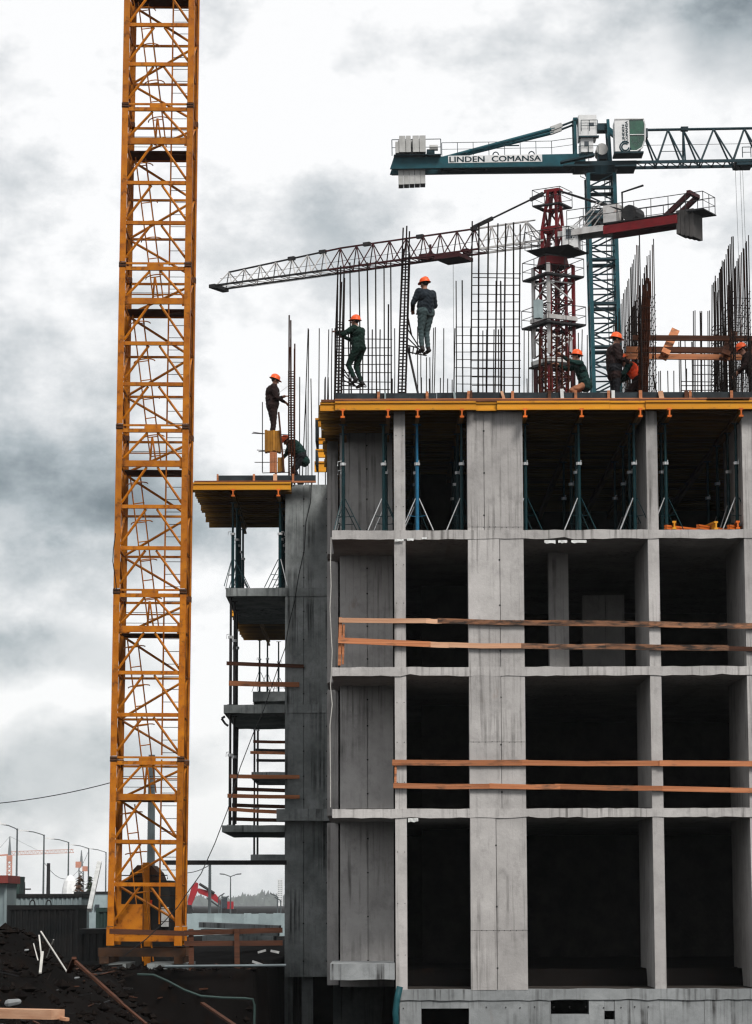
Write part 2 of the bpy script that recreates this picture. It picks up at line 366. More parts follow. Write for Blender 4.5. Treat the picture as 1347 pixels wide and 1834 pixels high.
def axis(segs):
    r = []
    for a, b, s in segs:
        k = max(1, int((b - a) / s)); r += [a + (b - a) * i / k for i in range(k)]
    return r + [segs[-1][1]]
gx = axis([(-2800, -600, 1100), (-600, -60, 90), (-60, -12, 6), (-12, 4, 0.22), (4, 24, 1.0), (24, 80, 8), (80, 600, 90), (600, 2800, 1100)])
gy = axis([(-300, -20, 70), (-20, 24, 3), (24, 42, 0.25), (42, 62, 0.8), (62, 85, 0.3), (85, 120, 3), (120, 400, 40), (400, 1000, 150), (1000, 7500, 1300)])
mb = MB(); nx, ny = len(gx), len(gy)
mb.v = [(x, y, ground_h(x, y)) for y in gy for x in gx]
mb.f = [(j * nx + i, j * nx + i + 1, (j + 1) * nx + i + 1, (j + 1) * nx + i) for j in range(ny - 1) for i in range(nx - 1)]
mb.m = [0] * len(mb.f)
tag(mb.build('ground', 'soil', smooth=True), kind='structure')
# loose clods scattered over the heap and the pit edge
mb = MB()
for i in range(2600):
    if i < 2000:
        y = random.uniform(27, 38); x = random.uniform(-7.5, -2.2); s = random.choice((0.015, 0.02, 0.03, 0.03, 0.05, 0.09))
    else:
        y = random.uniform(62.5, 68); x = random.uniform(-9, -1.8); s = random.choice((0.03, 0.04, 0.06, 0.1))
    z = ground_h(x, y); vs = []
    for (a, b, c) in ((1, 0, 0), (-1, 0, 0), (0, 1, 0), (0, -1, 0), (0, 0, 1), (0, 0, -1)):
        k = s * random.uniform(0.6, 1.3); vs.append((x + a * k, y + b * k, z + c * k * 0.8 + s * 0.2))
    mb.add(vs, [(0, 2, 4), (2, 1, 4), (1, 3, 4), (3, 0, 4), (2, 0, 5), (1, 2, 5), (3, 1, 5), (0, 3, 5)])
tag(mb.build('soil_clods', 'clod'), 'loose dark clods of earth on the heap and the pit edge', 'soil', kind='stuff')

# ================================================================== BUILDING
YF = 63.0                      # front face
YW = 74.7                      # face of the set-back wing
def zf(y): return za(y, YF, 960)
def xf(x, y=1200): return xa(x, YF, y)
Z0 = zf(1772); Z2T, Z2B = zf(1448), zf(1464); Z3T, Z3B = zf(1194), zf(1210); Z4T, Z4B = zf(949), zf(965)
ZD = zf(716)                   # top of the deck sheathing
XL = xf(595); XR = 13.2
bld = thing('concrete_building', 'unfinished grey concrete building frame with open black bays and rough slabs', 'building', (4, 66, 0))
xA0, xA1 = xf(707), xf(727.5)
xB0, xB1 = xf(840), xf(940)
xC0, xC1 = xf(1164.5), xf(1184.5)
xD0, xD1 = xf(1338), xf(1359)
def rough_slab(name, x0, y0, z0, x1, y1, z1, m='concrete', step=0.22, amp=0.014):
    # slab whose front arris wavers like a hand-struck edge
    k = max(2, int((x1 - x0) / step)); b = MB(); vs = []; fs = []
    for i in range(k + 1):
        x = x0 + (x1 - x0) * i / k
        e0 = (jit(amp) + (random.random() < .07) * random.uniform(.01, .035)) if 0 < i < k else 0; e1 = jit(amp * 0.7) if 0 < i < k else 0; e2 = jit(amp * 0.4)
        vs += [(x, y0 + e2, z0 + e0), (x, y0 + e2, z1 + e1), (x, y1, z1 + e1), (x, y1, z0 + e0)]
    for i in range(k):
        a, c = i * 4, i * 4 + 4
        for j in range(4): fs.append((a + j, a + (j + 1) % 4, c + (j + 1) % 4, c + j))
    fs += [(3, 2, 1, 0), (k * 4, k * 4 + 1, k * 4 + 2, k * 4 + 3)]
    fs = [f[::-1] for f in fs]
    b.add(vs, fs); return b.build(name, m, bld)
for zt, zb in ((Z2T, Z2B), (Z3T, Z3B), (Z4T, Z4B)):
    rough_slab('floor_slab', XL, YF, zb, XR, 80.0, zt)
    box('low_bounce_layer', 'low_bounce_floor', bld, XL + .3, YF + .35, zt - .01, XR - .3, 79.6, zt + .008 + .012)  # added dark layer on the slab, dims the light reaching the soffit
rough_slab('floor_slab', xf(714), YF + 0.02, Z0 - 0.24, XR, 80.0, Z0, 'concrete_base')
box('low_bounce_layer', 'low_bounce_floor', bld, xf(720), YF + .3, Z0 - .01, XR - .3, 79.6, Z0 + .02)  # same added dark layer on the ground floor
storeys = [(Z0, Z2B), (Z2T, Z3B), (Z3T, Z4B), (Z4T, ZD - .27)]
E = 0.016
for si, (a, b) in enumerate(storeys):
    cm = 'concrete'
    a += E; b -= E
    box('column', cm, bld, xA0, YF + 0.03, a - 0.03, xA1, YF + 0.33, b + 0.03)
    # wide pillar: two cast panels with a recessed joint and tie holes
    xs = xB0 + (xB1 - xB0) * (0.30 if si == 3 else 0.46 if si == 0 else 0.57)
    pl = empty('wide_pillar', (0, 0, 0)); pl.parent = bld; pl.matrix_parent_inverse = bld.matrix_basis.inverted()
    MB().box(xB0 + .05, YF + 0.06, a - .03, xB1 - .05, YF + 0.5, b + .03).build('pillar_core', 'concrete', pl, True)
    hh = b - a; zm = a + hh * (.34, .5, .36, .02)[si]
    for (u0, u1, dy) in ((xB0, xs - .007, .012), (xs + .007, xB1, .018)):
        MB().box(u0, YF + dy, a - .03, u1, YF + 0.46, zm - .004).build('cast_panel', 'concrete', pl, True)
        MB().box(u0 + jit(.004), YF + dy + jit(.006), zm + .004, u1 + jit(.003), YF + 0.46, b + .03).build('cast_panel', 'concrete', pl, True)
    for t in range(9):
        MB().tube((xB0 + .1 + (xB1 - xB0 - .2) * t / 8 + jit(.02), YF + .004, zm + jit(.01)), (xB0 + .1 + (xB1 - xB0 - .2) * t / 8, YF + .1, zm), .009, 6).build('tie_hole', 'groove', pl, True)
    for t in (0.12, 0.48, 0.84):
        MB().tube((xs + jit(.01), YF + 0.006, a + hh * t), (xs + jit(.01), YF + 0.1, a + hh * t), 0.022, 8).build('tie_hole', 'groove', pl, True)
    # wall ends running back into the building
    box('wall', cm, bld, xC0, YF + 0.02, a - 0.03, xC1, YF + 3.4, b + 0.03)
    box('wall', cm, bld, xD0, YF + 0.02, a - 0.03, xD1, YF + 3.4, b + 0.03)
    # shallow wall behind the left bay
    xe0, xe1 = xa(609, 66), xa(704, 66)
    xm = xa(658, 66)
    box('cast_panel', cm, bld, xe0, 66.0, a - .03, xm - .006, 66.3, b + .03)
    box('cast_panel', cm, bld, xm + .006, 66.006, a - .03, xe1, 66.3, b + .03)
    box('wall', cm, bld, xe0 + .1, 66.1, a - .03, xe1 - .1, 66.5, b + .03)
    for t in (.15, .42, .69, .9):
        MB().tube((xm, 65.99, a + hh * t), (xm, 66.1, a + hh * t), 0.02, 8).build('tie_hole', 'groove', bld)
    box('wall', cm, bld, XL - .18, 67.2, a - .03, xe0 - .06, 67.5, b + .03)
    box('wall', cm, bld, XL - .20, 67.5, a - .03, XL, 80, b + .03)  # unseen left side wall, added to block light from the bays
    box('partition', 'shade_dark_wall', bld, xe1 - .2, 66.5, a - .03, xe1, 80, b + .03)
    # cross walls deep inside, near-black: the bays' shade is in their colour
    box('partition', 'shade_dark_wall', bld, XL, 79.6, a - .03, XR, 80, b + .03)
    box('partition', 'shade_dark_wall', bld, XR - .3, YF + .3, a - .03, XR, 79.6, b + .03)
    box('partition', 'shade_dark_wall', bld, xB0 + .5, YF + 6.0, a - .03, xB0 + .75, 79.6, b + .03)
    box('partition', 'shade_dark_wall', bld, xA1 + .5, YF + 9.5, a - .03, xB0 + .5, YF + 9.8, b + .03)
    if si == 2:
        box('column', cm, bld, xa(985, 65.6), 65.6, a - .03, xa(1020, 65.6), 66.05, b + .03)
        box('wall', cm, bld, xa(1045, 71), 71, a - .03, xa(1120, 71), 71.3, b - .4)
# tie-hole pairs along the narrow column and the bay wall
for si, (a, b) in enumerate(storeys):
    for t in (.2, .5, .8):
        z = a + (b - a) * t
        for xx in (xA0 + .05, xA1 - .05):
            MB().tube((xx, YF + .022, z), (xx, YF + .1, z), .011, 6).build('tie_hole', 'groove', bld)
# basement wall of cast panels under the ground floor, with openings
def zb_(y): return za(y, YF, 960)
zt = Z0 - 0.24
zl = -3.4
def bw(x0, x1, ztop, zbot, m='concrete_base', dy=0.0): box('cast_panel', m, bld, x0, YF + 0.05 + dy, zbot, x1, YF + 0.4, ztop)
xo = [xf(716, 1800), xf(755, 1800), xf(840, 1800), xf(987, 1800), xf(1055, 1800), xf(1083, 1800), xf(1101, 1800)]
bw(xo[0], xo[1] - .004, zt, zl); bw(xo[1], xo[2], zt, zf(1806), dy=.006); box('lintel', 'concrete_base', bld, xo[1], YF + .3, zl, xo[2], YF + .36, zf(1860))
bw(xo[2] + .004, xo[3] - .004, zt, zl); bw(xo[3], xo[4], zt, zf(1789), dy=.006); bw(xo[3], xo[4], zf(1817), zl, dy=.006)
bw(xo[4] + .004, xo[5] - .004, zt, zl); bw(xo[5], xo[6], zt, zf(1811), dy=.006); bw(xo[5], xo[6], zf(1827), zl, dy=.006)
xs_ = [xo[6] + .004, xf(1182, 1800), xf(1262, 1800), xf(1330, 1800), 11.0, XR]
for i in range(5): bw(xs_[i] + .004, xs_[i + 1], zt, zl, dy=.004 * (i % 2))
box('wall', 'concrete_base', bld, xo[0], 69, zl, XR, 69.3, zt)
for i in range(16):
    xx = xo[0] + .1 + i * .37 + jit(.08)
    if xo[1] - .1 < xx < xo[2] + .1: continue
    MB().tube((xx, YF + .035, zt - .16 + jit(.02)), (xx, YF + .12, zt - .16), .016, 6).build('tie_hole', 'groove', bld)
# broken slab edge and void at the lower left corner
rough_slab('ledge_beam', xa(591, 62.7), 62.7, za(1755, 62.7), xa(705, 62.7), 76.5, za(1726, 62.7), 'concrete_base')
box('wall', 'concrete_dark', bld, XL - .2, 76.5, zl, xf(716) + .2, 76.9, za(1726, 62.7)); box('wall', 'concrete_dark', bld, xf(716) + .02, YF + .5, zl, xf(716) + .2, 76.5, Z0 - .25)
# ---- set-back wing
WING_BACK = True
def zw(y): return za(y, YW, 500)
def xw(x, y=1200): return xa(x, YW, y)
WX0, WX1 = xw(510.5), xw(590)
wl = [(zw(1750), zw(1470)), (zw(1449), zw(1277)), (zw(1262), zw(1068)), (zw(1053), zw(868))]
for i, (a, b) in enumerate(wl):
    xs = WX0 + (WX1 - WX0) * .42
    box('cast_panel', 'concrete_dark', bld, WX0, YW + .01, a + .003, xs - .006, YW + .3, b)
    box('cast_panel', 'concrete_dark', bld, xs + .006, YW + .016, a + .003, WX1, YW + .3, b)
    box('wall', 'concrete_dark', bld, WX0 + .05, YW + .2, a + .003, WX1 + .4, 112.5, b)
    for t in (.1, .34, .6, .86):
        for xx in (xs, WX1 - .07):
            MB().tube((xx, YW + .005, a + (b - a) * t), (xx, YW + .15, a + (b - a) * t), .022, 8).build('tie_hole', 'groove', bld)
for (yt, yb, x0, yd) in ((1053, 1068, 404, 82.2), (1262, 1277, 401, 81.6), (1478, 1490, 399, 81.0)):
    rough_slab('balcony_slab', xw(x0), YW - .03, zw(yb), WX0 - .004, yd, zw(yt), 'concrete_dark', .3, .01)
for (yt, yb) in ((1053, 1068), (1262, 1277)):
    rough_slab('slab_band', WX0, YW - .01, zw(yb), WX1 + .3, YW + .5, zw(yt), 'concrete_dark', .3, .008)
rough_slab('ledge_beam', xw(497), YW - .5, zw(1471), xw(592), YW + .4, zw(1450), 'concrete_dark', .3, .01)
box('wall', 'shade_dark_wall', bld, WX0 + .1, 82, zl, WX1 + .4, 82.3, zw(1750)); box('wall', 'concrete_dark', bld, WX0 - .02, YW + .6, zl, WX0 + .2, 82, zw(1750) - .003); box('wall', 'concrete_dark', bld, WX0 + .45, YW + .3, zl, WX0 + .75, YW + .6, zw(1750) - .003)  # back wall of the void takes the same shade-dark colour
# far end of the same wing
YFAR = 110.0
for (yt, yb, x0) in ((1238, 1256, 453), (1382, 1394, 451), (1530, 1544, 450)):
    rough_slab('balcony_slab', xa(x0, YFAR), YFAR, za(yb, YFAR), WX0, 116, za(yt, YFAR), 'concrete_dark', .4, .01)
# scraps of white film hanging from the slab edges
for (x, y, w_, h_) in ((715, 967, 16, 3), (735, 966, 12, 3), (985, 969, 20, 5), (1008, 969, 16, 4), (1037, 969, 27, 4), (740, 1467, 18, 6), (760, 964, 9, 2)):
    p = at(x, y, YF - .02); s = 1 / 78.0; b = MB(); k = 5; vs = []
    for i in range(k + 1):
        vs += [(p.x + (i / k - .5) * w_ * s, p.y - .01 * random.random(), p.z + .02), (p.x + (i / k - .5) * w_ * s, p.y - .02 * random.random(), p.z - h_ * s * random.uniform(.6, 1.1))]
    vs += [(a, c + .006, d) for a, c, d in vs]; n2_ = 2 * k + 2
    fs = [(2 * i, 2 * i + 1, 2 * i + 3, 2 * i + 2) for i in range(k)] + [(n2_ + 2 * i, n2_ + 2 * i + 2, n2_ + 2 * i + 3, n2_ + 2 * i + 1) for i in range(k)]
    fs += [(2 * i + 1, n2_ + 2 * i + 1, n2_ + 2 * i + 3, 2 * i + 3) for i in range(k)]
    b.add(vs, fs).build('film_scrap', 'foam_white', bld)

# ================================================================== FORMWORK DECKS
def deck(label, yfront, yback, x0, x1, ztop, segs, bearers, step, jx0=None):
    """sheathing on joists parallel to the front, on bearers running back"""
    t = thing('formwork_deck', label, 'formwork', ((x0 + x1) / 2, yfront, ztop))
    zj = ztop - 0.075; zc = zj - 0.105
    # sheathing sheets
    k = max(1, round((x1 - x0) / 2.4))
    for i in range(k):
        a, b = x0 + (x1 - x0) * i / k, x0 + (x1 - x0) * (i + 1) / k
        o = MB().box(a + .02 + .004, yfront + .03 + jit(.012), zj + .003, b + .02, yback, ztop - .02).build('plywood_sheet', 'plywood', t)
    for (a, b, dy, mm) in segs:
        MB().hbeam((a, yfront + dy, zc), (b, yfront + dy, zc), .205, .1).build('edge_beam', mm, t)
    y = yfront + step
    while y < yback - .05:
        e = jit(.06)
        MB().hbeam((x0 + e, y, zc - .003), (x1, y, zc - .003), .2, .09).build('joist', 'beam_shaded', t)  # joists under the sheathing take the yellow with shade painted in
        y += step * random.uniform(.92, 1.08)
    for (x, xb) in bearers:
        zz = zc - .205
        bo = MB().hbeam((x, yfront - .12 + jit(.06), zz), (xb, yback - .2, zz), .2, .09).build('bearer', 'beam_shaded', t)
        d = Vector((xb - x, yback - yfront, 0)).normalized(); p = Vector((x, yfront - .19, zz))
        MB().hbeam(p - d * .015, p + d * .10, .206, .096).build('painted_end', 'beam_orange', bo, True)
    return t
DYF = YF - 0.25
segs = []
for (a, b, dy, mm) in ((573, 600, .10, 'beam_yellow'), (600, 853, 0, 'beam_yellow'), (853, 890, .11, 'beam_yellow'), (890, 1092, .01, 'beam_yellow'), (1092, 1156, .04, 'beam_yellow'), (1156, 1420, -.01, 'beam_yellow')):
    segs.append((xa(a, DYF, 730) + .003, xa(b, DYF, 730) - .003, dy, mm))
segs.append((segs[-1][1] + .006, XR, .01, 'beam_yellow'))
DX0 = xa(573, DYF, 730)
bxs = [614, 695, 748, 827, 940, 1041, 1146, 1198, 1326]
main_deck = deck('long yellow formwork deck under the roof slab along the front of the building', DYF, 80.3, DX0, XR, ZD,
                 segs, [(xa(x, DYF, 750), xa(x, DYF, 750) + jit(.12)) for x in bxs] + [(10.2, 10.2), (11.6, 11.6)], .42)
WDY = YW - 0.75
ZWD = za(859, WDY, 450)
wing_deck = deck('yellow formwork table jutting out of the set-back wing toward the yellow mast', WDY, 81.6, xa(346, WDY, 870), xa(521, WDY, 870), ZWD,
                 [(xa(346, WDY, 870), xa(521, WDY, 870), 0, 'beam_yellow')], [(xa(418, WDY, 880), xa(416, WDY, 880)), (xa(499, WDY, 880), xa(499, WDY, 880) - .03)], .40)
FDY = 103.0
ZFD = za(1098, FDY, 460)
far_deck = deck('small yellow formwork table far back between balcony and wing wall', FDY, 113, xa(414, FDY, 1120), xa(530, FDY, 1120), za(1090, FDY, 460),
                [(xa(414, FDY, 1120), xa(530, FDY, 1120), 0, 'beam_yellow')], [(xa(464, FDY, 1120), xa(464, FDY, 1120))], .45)
# dark edge boards with wooden stop cleats along the deck rims
def edge_board(label, x0, x1, Y, zb, h, cleats):
    t = thing('edge_board', label, 'formwork', ((x0 + x1) / 2, Y, zb))
    k = max(1, round((x1 - x0) / 2.5))
    for i in range(k):
        a, b = x0 + (x1 - x0) * i / k, x0 + (x1 - x0) * (i + 1) / k
        MB().box(a, Y + jit(.008), zb, b - .006, Y + .03, zb + h + jit(.006)).build('board', 'form_board', t)
    MB().box(x0, Y - .10, zb - .03, x1, Y - .012, zb + .015).build('bottom_batten', 'wood_orange', t)
    for (x, w_, hh, mm, lean) in cleats:
        MB().beam((x, Y - .06, zb - .01), (x + lean, Y - .05, zb + hh + .04), w_, .05, (0, 1, 0)).build('cleat', mm, t)
    return t
EY = YF + 0.0
main_edge = edge_board('dark edge boards with small wooden cleats along the front roof rim', xa(600, EY, 712), XR, EY, ZD + .002, .17,
    [(xa(x, EY, 715), w_ / 79, h_, mm, ln) for (x, w_, h_, mm, ln) in ((678, 5, .15, 'wood_orange', 0), (690, 3, .13, 'container_grey', .0), (765, 5, .15, 'wood_orange', 0), (815, 4, .14, 'container_grey', -.02),
     (838, 5, .16, 'wood_orange', .02), (844, 4, .17, 'wood_dark', 0), (903, 5, .15, 'wood_pale', -.06), (918, 5, .15, 'wood_orange', 0), (984, 6, .16, 'wood_dark', 0), (1007, 6, .20, 'foam_white', -.01), (1031, 5, .16, 'wood_orange', 0),
     (1090, 5, .16, 'wood_orange', 0), (1098, 6, .16, 'foam_white', 0), (1147, 6, .16, 'wood_orange', 0), (1185, 9, .14, 'wood_pale', -.03), (1229, 7, .16, 'wood_dark', 0), (1236, 5, .15, 'wood_orange', 0), (1310, 5, .15, 'wood_orange', 0), (1400, 5, .15, 'wood_orange', 0))])
WEY = YW - .3
edge_board('short dark edge board with cleats on the formwork of the set-back wing', xa(388, WEY, 850), xa(566, WEY, 850), WEY, ZWD + .002, .185,
    [(xa(x, WEY, 855), w_ / 66, .17, mm, 0) for (x, w_, mm) in ((390, 3, 'wood_orange'), (455, 4, 'wood_orange'), (493, 7, 'wood_pale'), (525, 4, 'wood_orange'))])
box('loose_board', 'wood_dark', main_deck, xa(1266, DYF, 722), DYF - .1, ZD - .055, xa(1342, DYF, 722), DYF + .25, ZD - .03)
# return edge of the main deck: stacked yellow beam ends at the left flank
for i, (x, y, w_, h_, Y) in enumerate(((572, 757, 20, 15, 66.5), (573, 790, 20, 12, 70), (572, 812, 24, 16, 72.0), (570, 836, 24, 20, 73.3))):
    p = at(x, y, Y)
    o = tag(MB().hbeam((p.x - .1, p.y, p.z), (p.x + w_ / 70 + .25, p.y, p.z), h_ / 70, .1).build('formwork_beam', 'beam_yellow'),
        'short yellow beam end at the deck flank, %s from the top' % ('first', 'second', 'third', 'fourth')[i], 'beam', 'beam ends at the deck flank')
for i, (x, y0, y1, Y) in enumerate(((567, 752, 790, 66.0), (567, 806, 832, 70.5))):
    p, q = at(x, y0, Y), at(x, y1, Y)
    tag(box('stop_board', 'form_board', None, p.x - .03, Y, q.z, p.x + .03, Y + 1.2, p.z), ('upper' if i == 0 else 'lower') + ' dark stop board fixed to the left flank of the deck', 'board')
# beams lying on the fourth floor edge, right bay
for i, (x, dz, ln, yaw) in enumerate(((1208, .1, 1.6, .1), (1192, .05, 1.2, .9), (1250, .06, 2.0, .75), (1283, .09, 2.2, -.2), (1305, .05, 1.5, .8), (1322, .1, 2.0, .05), (1340, .06, 1.6, .6))):
    p = at(x, 944, YF + .06); d = Vector((math.sin(yaw), math.cos(yaw), 0)) * ln
    p.z = Z4T + dz + .012
    o = MB().hbeam(p, p + d, .1 if dz < .08 else .19, .09).build('formwork_beam', 'beam_orange' if i % 3 else 'beam_yellow')
    tag(o, '%s orange beam end from the left lying on the top floor edge' % ('second', 'leftmost', 'third', 'fourth', 'fifth', 'sixth', 'rightmost')[i], 'beam', 'beams lying on the top floor edge')

# ================================================================== SHORING PROPS
def prop_mesh(h, m, tripod):
    ms = [('outer_tube', MB().tube((0, 0, .01), (0, 0, h * .62), .042, 10).mesh('outer_tube', m)),
          ('inner_tube', MB().tube((0, 0, h * .6), (0, 0, h - .02), .032, 8).mesh('inner_tube', m)),
          ('collar', MB().tube((0, 0, h * .615), (0, 0, h * .64), .07, 8).mesh('collar', 'galvanised')),
          ('pin_handle', MB().path([(-.02, -.06, h * .655), (-.1, -.075, h * .65), (-.11, -.075, h * .61)], .011).mesh('pin_handle', 'galvanised')),
          ('base_plate', MB().box(-.08, -.08, .002, .08, .08, .012).mesh('base_plate', m)),
          ('head_plate', MB().box(-.08, -.08, h - .02, .08, .08, h - .008).mesh('head_plate', m))]
    if tripod:
        for k in range(3):
            a = 2 * math.pi * k / 3 + .35; c, s = math.cos(a), math.sin(a)
            ms.append(('tripod_leg', MB().tube((c * .05, s * .05, .78), (c * .42, s * .42, .015), .012, 5).mesh('tripod_leg', 'galvanised' if m != 'prop_green' or k == 1 else m)))
            ms.append(('tripod_brace', MB().tube((c * .045, s * .045, .36), (c * .25, s * .25, .37), .009, 5).mesh('tripod_brace', m)))
    return ms
PC = {}
def prop(x, y, z0, z1, label, group, m='prop_green', tripod=True, rz=0.0):
    key = (round(z1 - z0, 2), m, tripod)
    if key not in PC: PC[key] = prop_mesh(z1 - z0, m, tripod)
    t = thing('shoring_prop', label, 'prop', (x, y, z0), (0, 0, rz), group)
    for nm, me in PC[key]: link(nm, me, t, True)
    return t
zph = ZD - .075 - .105 - .205 - .103
ordn = ['first', 'second', 'third', 'fourth', 'fifth', 'sixth', 'seventh', 'eighth', 'ninth']
for i, x in enumerate(bxs):
    X = xa(x, DYF, 850)
    for r, y in enumerate((63.42, 64.75, 66.6, 69.0)):
        if i < 2 and r == 2: continue
        if i == 0 and r > 2: continue
        m = 'prop_blue' if (i == 2 and r == 0) else 'prop_green'
        if i == 2 and r == 0: lb = 'bright blue shoring prop just right of the narrow column on the top floor'
        else: lb = 'dark green shoring prop, %s row, %s from the left on the top floor' % (('front', 'second', 'third', 'rearmost')[r], ordn[i])
        xx = X + (jit(.05) if r else 0)
        if i in (1, 3, 4, 6) and r == 0: xx += (-.1, .02, .05, -.06)[(1, 3, 4, 6).index(i)]
        prop(xx, y, Z4T + .012, zph, lb, 'shoring props on the top floor', m, r < 2 or i > 5, (-.35 if i == 0 else math.pi / 2 - .35) + (jit(.25) if r else 0))
zwp = ZWD - .075 - .105 - .205 - .103
zb4 = zw(1053)
for i, x in enumerate((418, 499)):
    for r, y in enumerate((YW + .1, YW + 1.3, YW + 2.6, YW + 4.0, YW + 5.6)):
        prop(xa(x, YW, 980) + jit(.04), y, zb4 + .01, zwp, 'dark green shoring prop under the wing formwork, %s one back in the %s line' % (ordn[r], ('left', 'right')[i]),
             'shoring props under the wing formwork', 'prop_green', True, -.35 if i == 0 else math.pi - .35)
# props carrying the balconies of the wing, storey by storey
bal = [(zw(1262), zw(1068), 'upper'), (zw(1478), zw(1277), 'middle')]
for (a, b, nm) in bal:
    for r, (x, y) in enumerate(((413, YW + .2), (420, YW + 1.2), (424, YW + 3.4))):
        if nm == 'middle' and r == 2: continue
        prop(xa(x, y, 1200), y, a + .01, b, 'dark steel prop holding the %s balcony, %s one back' % (nm, ordn[r]), 'props under the balconies', 'black_steel' if 'black_steel' in MATS else 'prop_green', False)
zfd = za(1090, FDY, 460) - .075 - .105 - .205 - .103
for r, (x, y) in enumerate(((465, 110.3), (479, 111.5), (499, 113))):
    prop(xa(x, y, 1200), y, za(1238, YFAR) + .01, zfd + (.2 if r else 0), 'thin far prop under the distant yellow table, %s from the left' % ordn[r], 'far props', 'prop_green', True, r)
for j, (yt, yb) in enumerate(((1382, 1256), (1530, 1394))):
    for r, x in enumerate((456, 461)):
        prop(xa(x, YFAR + 1, 1300), YFAR + 1 + r * .5, za(yt, YFAR) + .01, za(yb, YFAR), '%s far steel prop below the %s distant balcony' % (('left', 'right')[r], ('top', 'middle')[j]), 'props under the distant balconies', 'black_steel', False)

# ================================================================== GUARD RAILS
def plank(t, p, q, w_, h_, m, name='rail'):
    return MB().beam(p, q, w_, h_).build(name, m, t)
def railing(label, pts, Y, group=None, thick=.04, hgt=.13, posts=(), scale=78.):
    """pts: list of rails; each rail a list of (x, y, material) joints"""
    t = thing('guard_rail', label, 'railing', at(pts[0][0][0], pts[0][0][1], Y), (0, 0, 0), group)
    for rail in pts:
        for (a, b) in zip(rail[:-1], rail[1:]):
            dy = jit(.008)
            p, q = at(a[0], a[1], Y + dy), at(b[0], b[1], Y + dy)
            hq = hgt * (a[3] if len(a) > 3 else 1); mid = p.lerp(q, random.uniform(.4, .6)) - Vector((0, 0, random.uniform(.0, .018)))
            b2 = MB(); e_ = (q - p).normalized() * random.uniform(.02, .12); vs = []; yo = random.choice((0, -.022)) if thick > .03 else 0
            for c_, hh_ in ((p - e_, hq), (mid, hq * random.uniform(.94, 1.02)), (q + e_, hq * random.uniform(.93, 1.04))):
                tz = jit(.006); vs += [c_ + Vector((0, yo - thick / 2, -hh_ / 2 + tz)), c_ + Vector((0, yo + thick / 2, -hh_ / 2 + tz)), c_ + Vector((0, yo + thick / 2, hh_ / 2 + tz)), c_ + Vector((0, yo - thick / 2, hh_ / 2 + tz))]
            b2.add(vs, [(i + j, i + (j + 1) % 4, i + 4 + (j + 1) % 4, i + 4 + j) for i in (0, 4) for j in range(4)] + [(3, 2, 1, 0), (8, 9, 10, 11)]); b2.build('rail', a[2], t)
    for (x0, y0, x1, y1, w_, m) in posts:
        MB().beam(at(x0, y0, Y + .045), at(x1, y1, Y + .045), w_, .045, (0, 1, 0)).build('post', m, t)
    return t
RY = YF - .045
rl = railing('weathered orange plank guard rail across the third floor opening', [
    [(612, 1111, 'wood_pale', .85), (766, 1112, 'wood_pale', .85), (789, 1112, 'wood_weathered', .9), (988, 1116, 'wood_weathered'), (1165, 1118, 'wood_weathered'), (1347, 1121, 'wood_weathered'), (1480, 1122, 'wood_orange')],
    [(612, 1147, 'wood_orange'), (765, 1154, 'wood_pale'), (808, 1155, 'wood_pale', .9), (930, 1157, 'wood_weathered', .95), (1090, 1158, 'wood_weathered'), (1300, 1161, 'wood_dark', .8), (1480, 1163, 'wood_dark', .8)]], RY, posts=((610, 1106, 608, 1192, .07, 'wood_orange'), (616, 1118, 614, 1190, .05, 'wood_orange')))
for (y, Y1) in ((1111, 66), (1147, 66)):
    p = at(612, y, RY + .02); plank(rl, p + Vector((-.04, .05, 0)), p + Vector((-.02, 2.9, 0)), .04, .12, 'wood_orange')
railing('orange plank guard rail across the second floor opening', [
    [(708, 1366, 'wood_orange'), (940, 1366, 'wood_orange', .9), (1186, 1367, 'wood_orange'), (1480, 1369, 'wood_orange')],
    [(710, 1407, 'wood_orange', .9), (880, 1408, 'wood_orange', .9), (1000, 1409, 'wood_orange', .9), (1180, 1412, 'wood_orange', .9), (1480, 1417, 'wood_orange', .9)]], RY, posts=((709, 1362, 708, 1412, .05, 'wood_orange'),))
railing('two red brown planks fixed across the upper wing balcony', [[(409, 1188, 'wood_dark', .8), (541, 1193, 'wood_dark', .8)], [(412, 1224, 'wood_orange', 1.05), (534, 1226, 'wood_orange', 1.0)]], YW - .1, scale=66)
railing('orange planks fixed across the middle wing balcony', [[(415, 1390, 'wood_orange', .8), (533, 1391, 'wood_orange', .9)], [(413, 1425, 'wood_orange', .8), (531, 1427, 'wood_orange', .8)], [(413, 1449, 'wood_orange', .75), (500, 1454, 'wood_orange', .75)]], YW - .12, scale=66)
railing('dark planks along the far side of the middle wing balcony', [[(420, 1413, 'wood_dark', .8), (509, 1416, 'wood_dark', .8)], [(418, 1442, 'wood_dark', .8), (509, 1445, 'wood_dark', .8)], [(418, 1467, 'wood_dark', .8), (509, 1469, 'wood_dark', .8)]], 80.6, posts=((424, 1300, 420, 1476, .12, 'black_steel'),), scale=60)
railing('thin planks around the distant balcony behind the wing', [[(458, 1328, 'wood_dark', .9), (512, 1329, 'wood_dark', .9)], [(453, 1348, 'wood_orange', .9), (512, 1349, 'wood_orange', .9)]], YFAR - .1, scale=45)
railing('dark rails on the far side of the distant balcony', [[(462, 1343, 'black_steel', .9), (512, 1344, 'black_steel', .9)], [(462, 1362, 'black_steel', .9), (512, 1362, 'black_steel', .9)]], 115.8, scale=43)

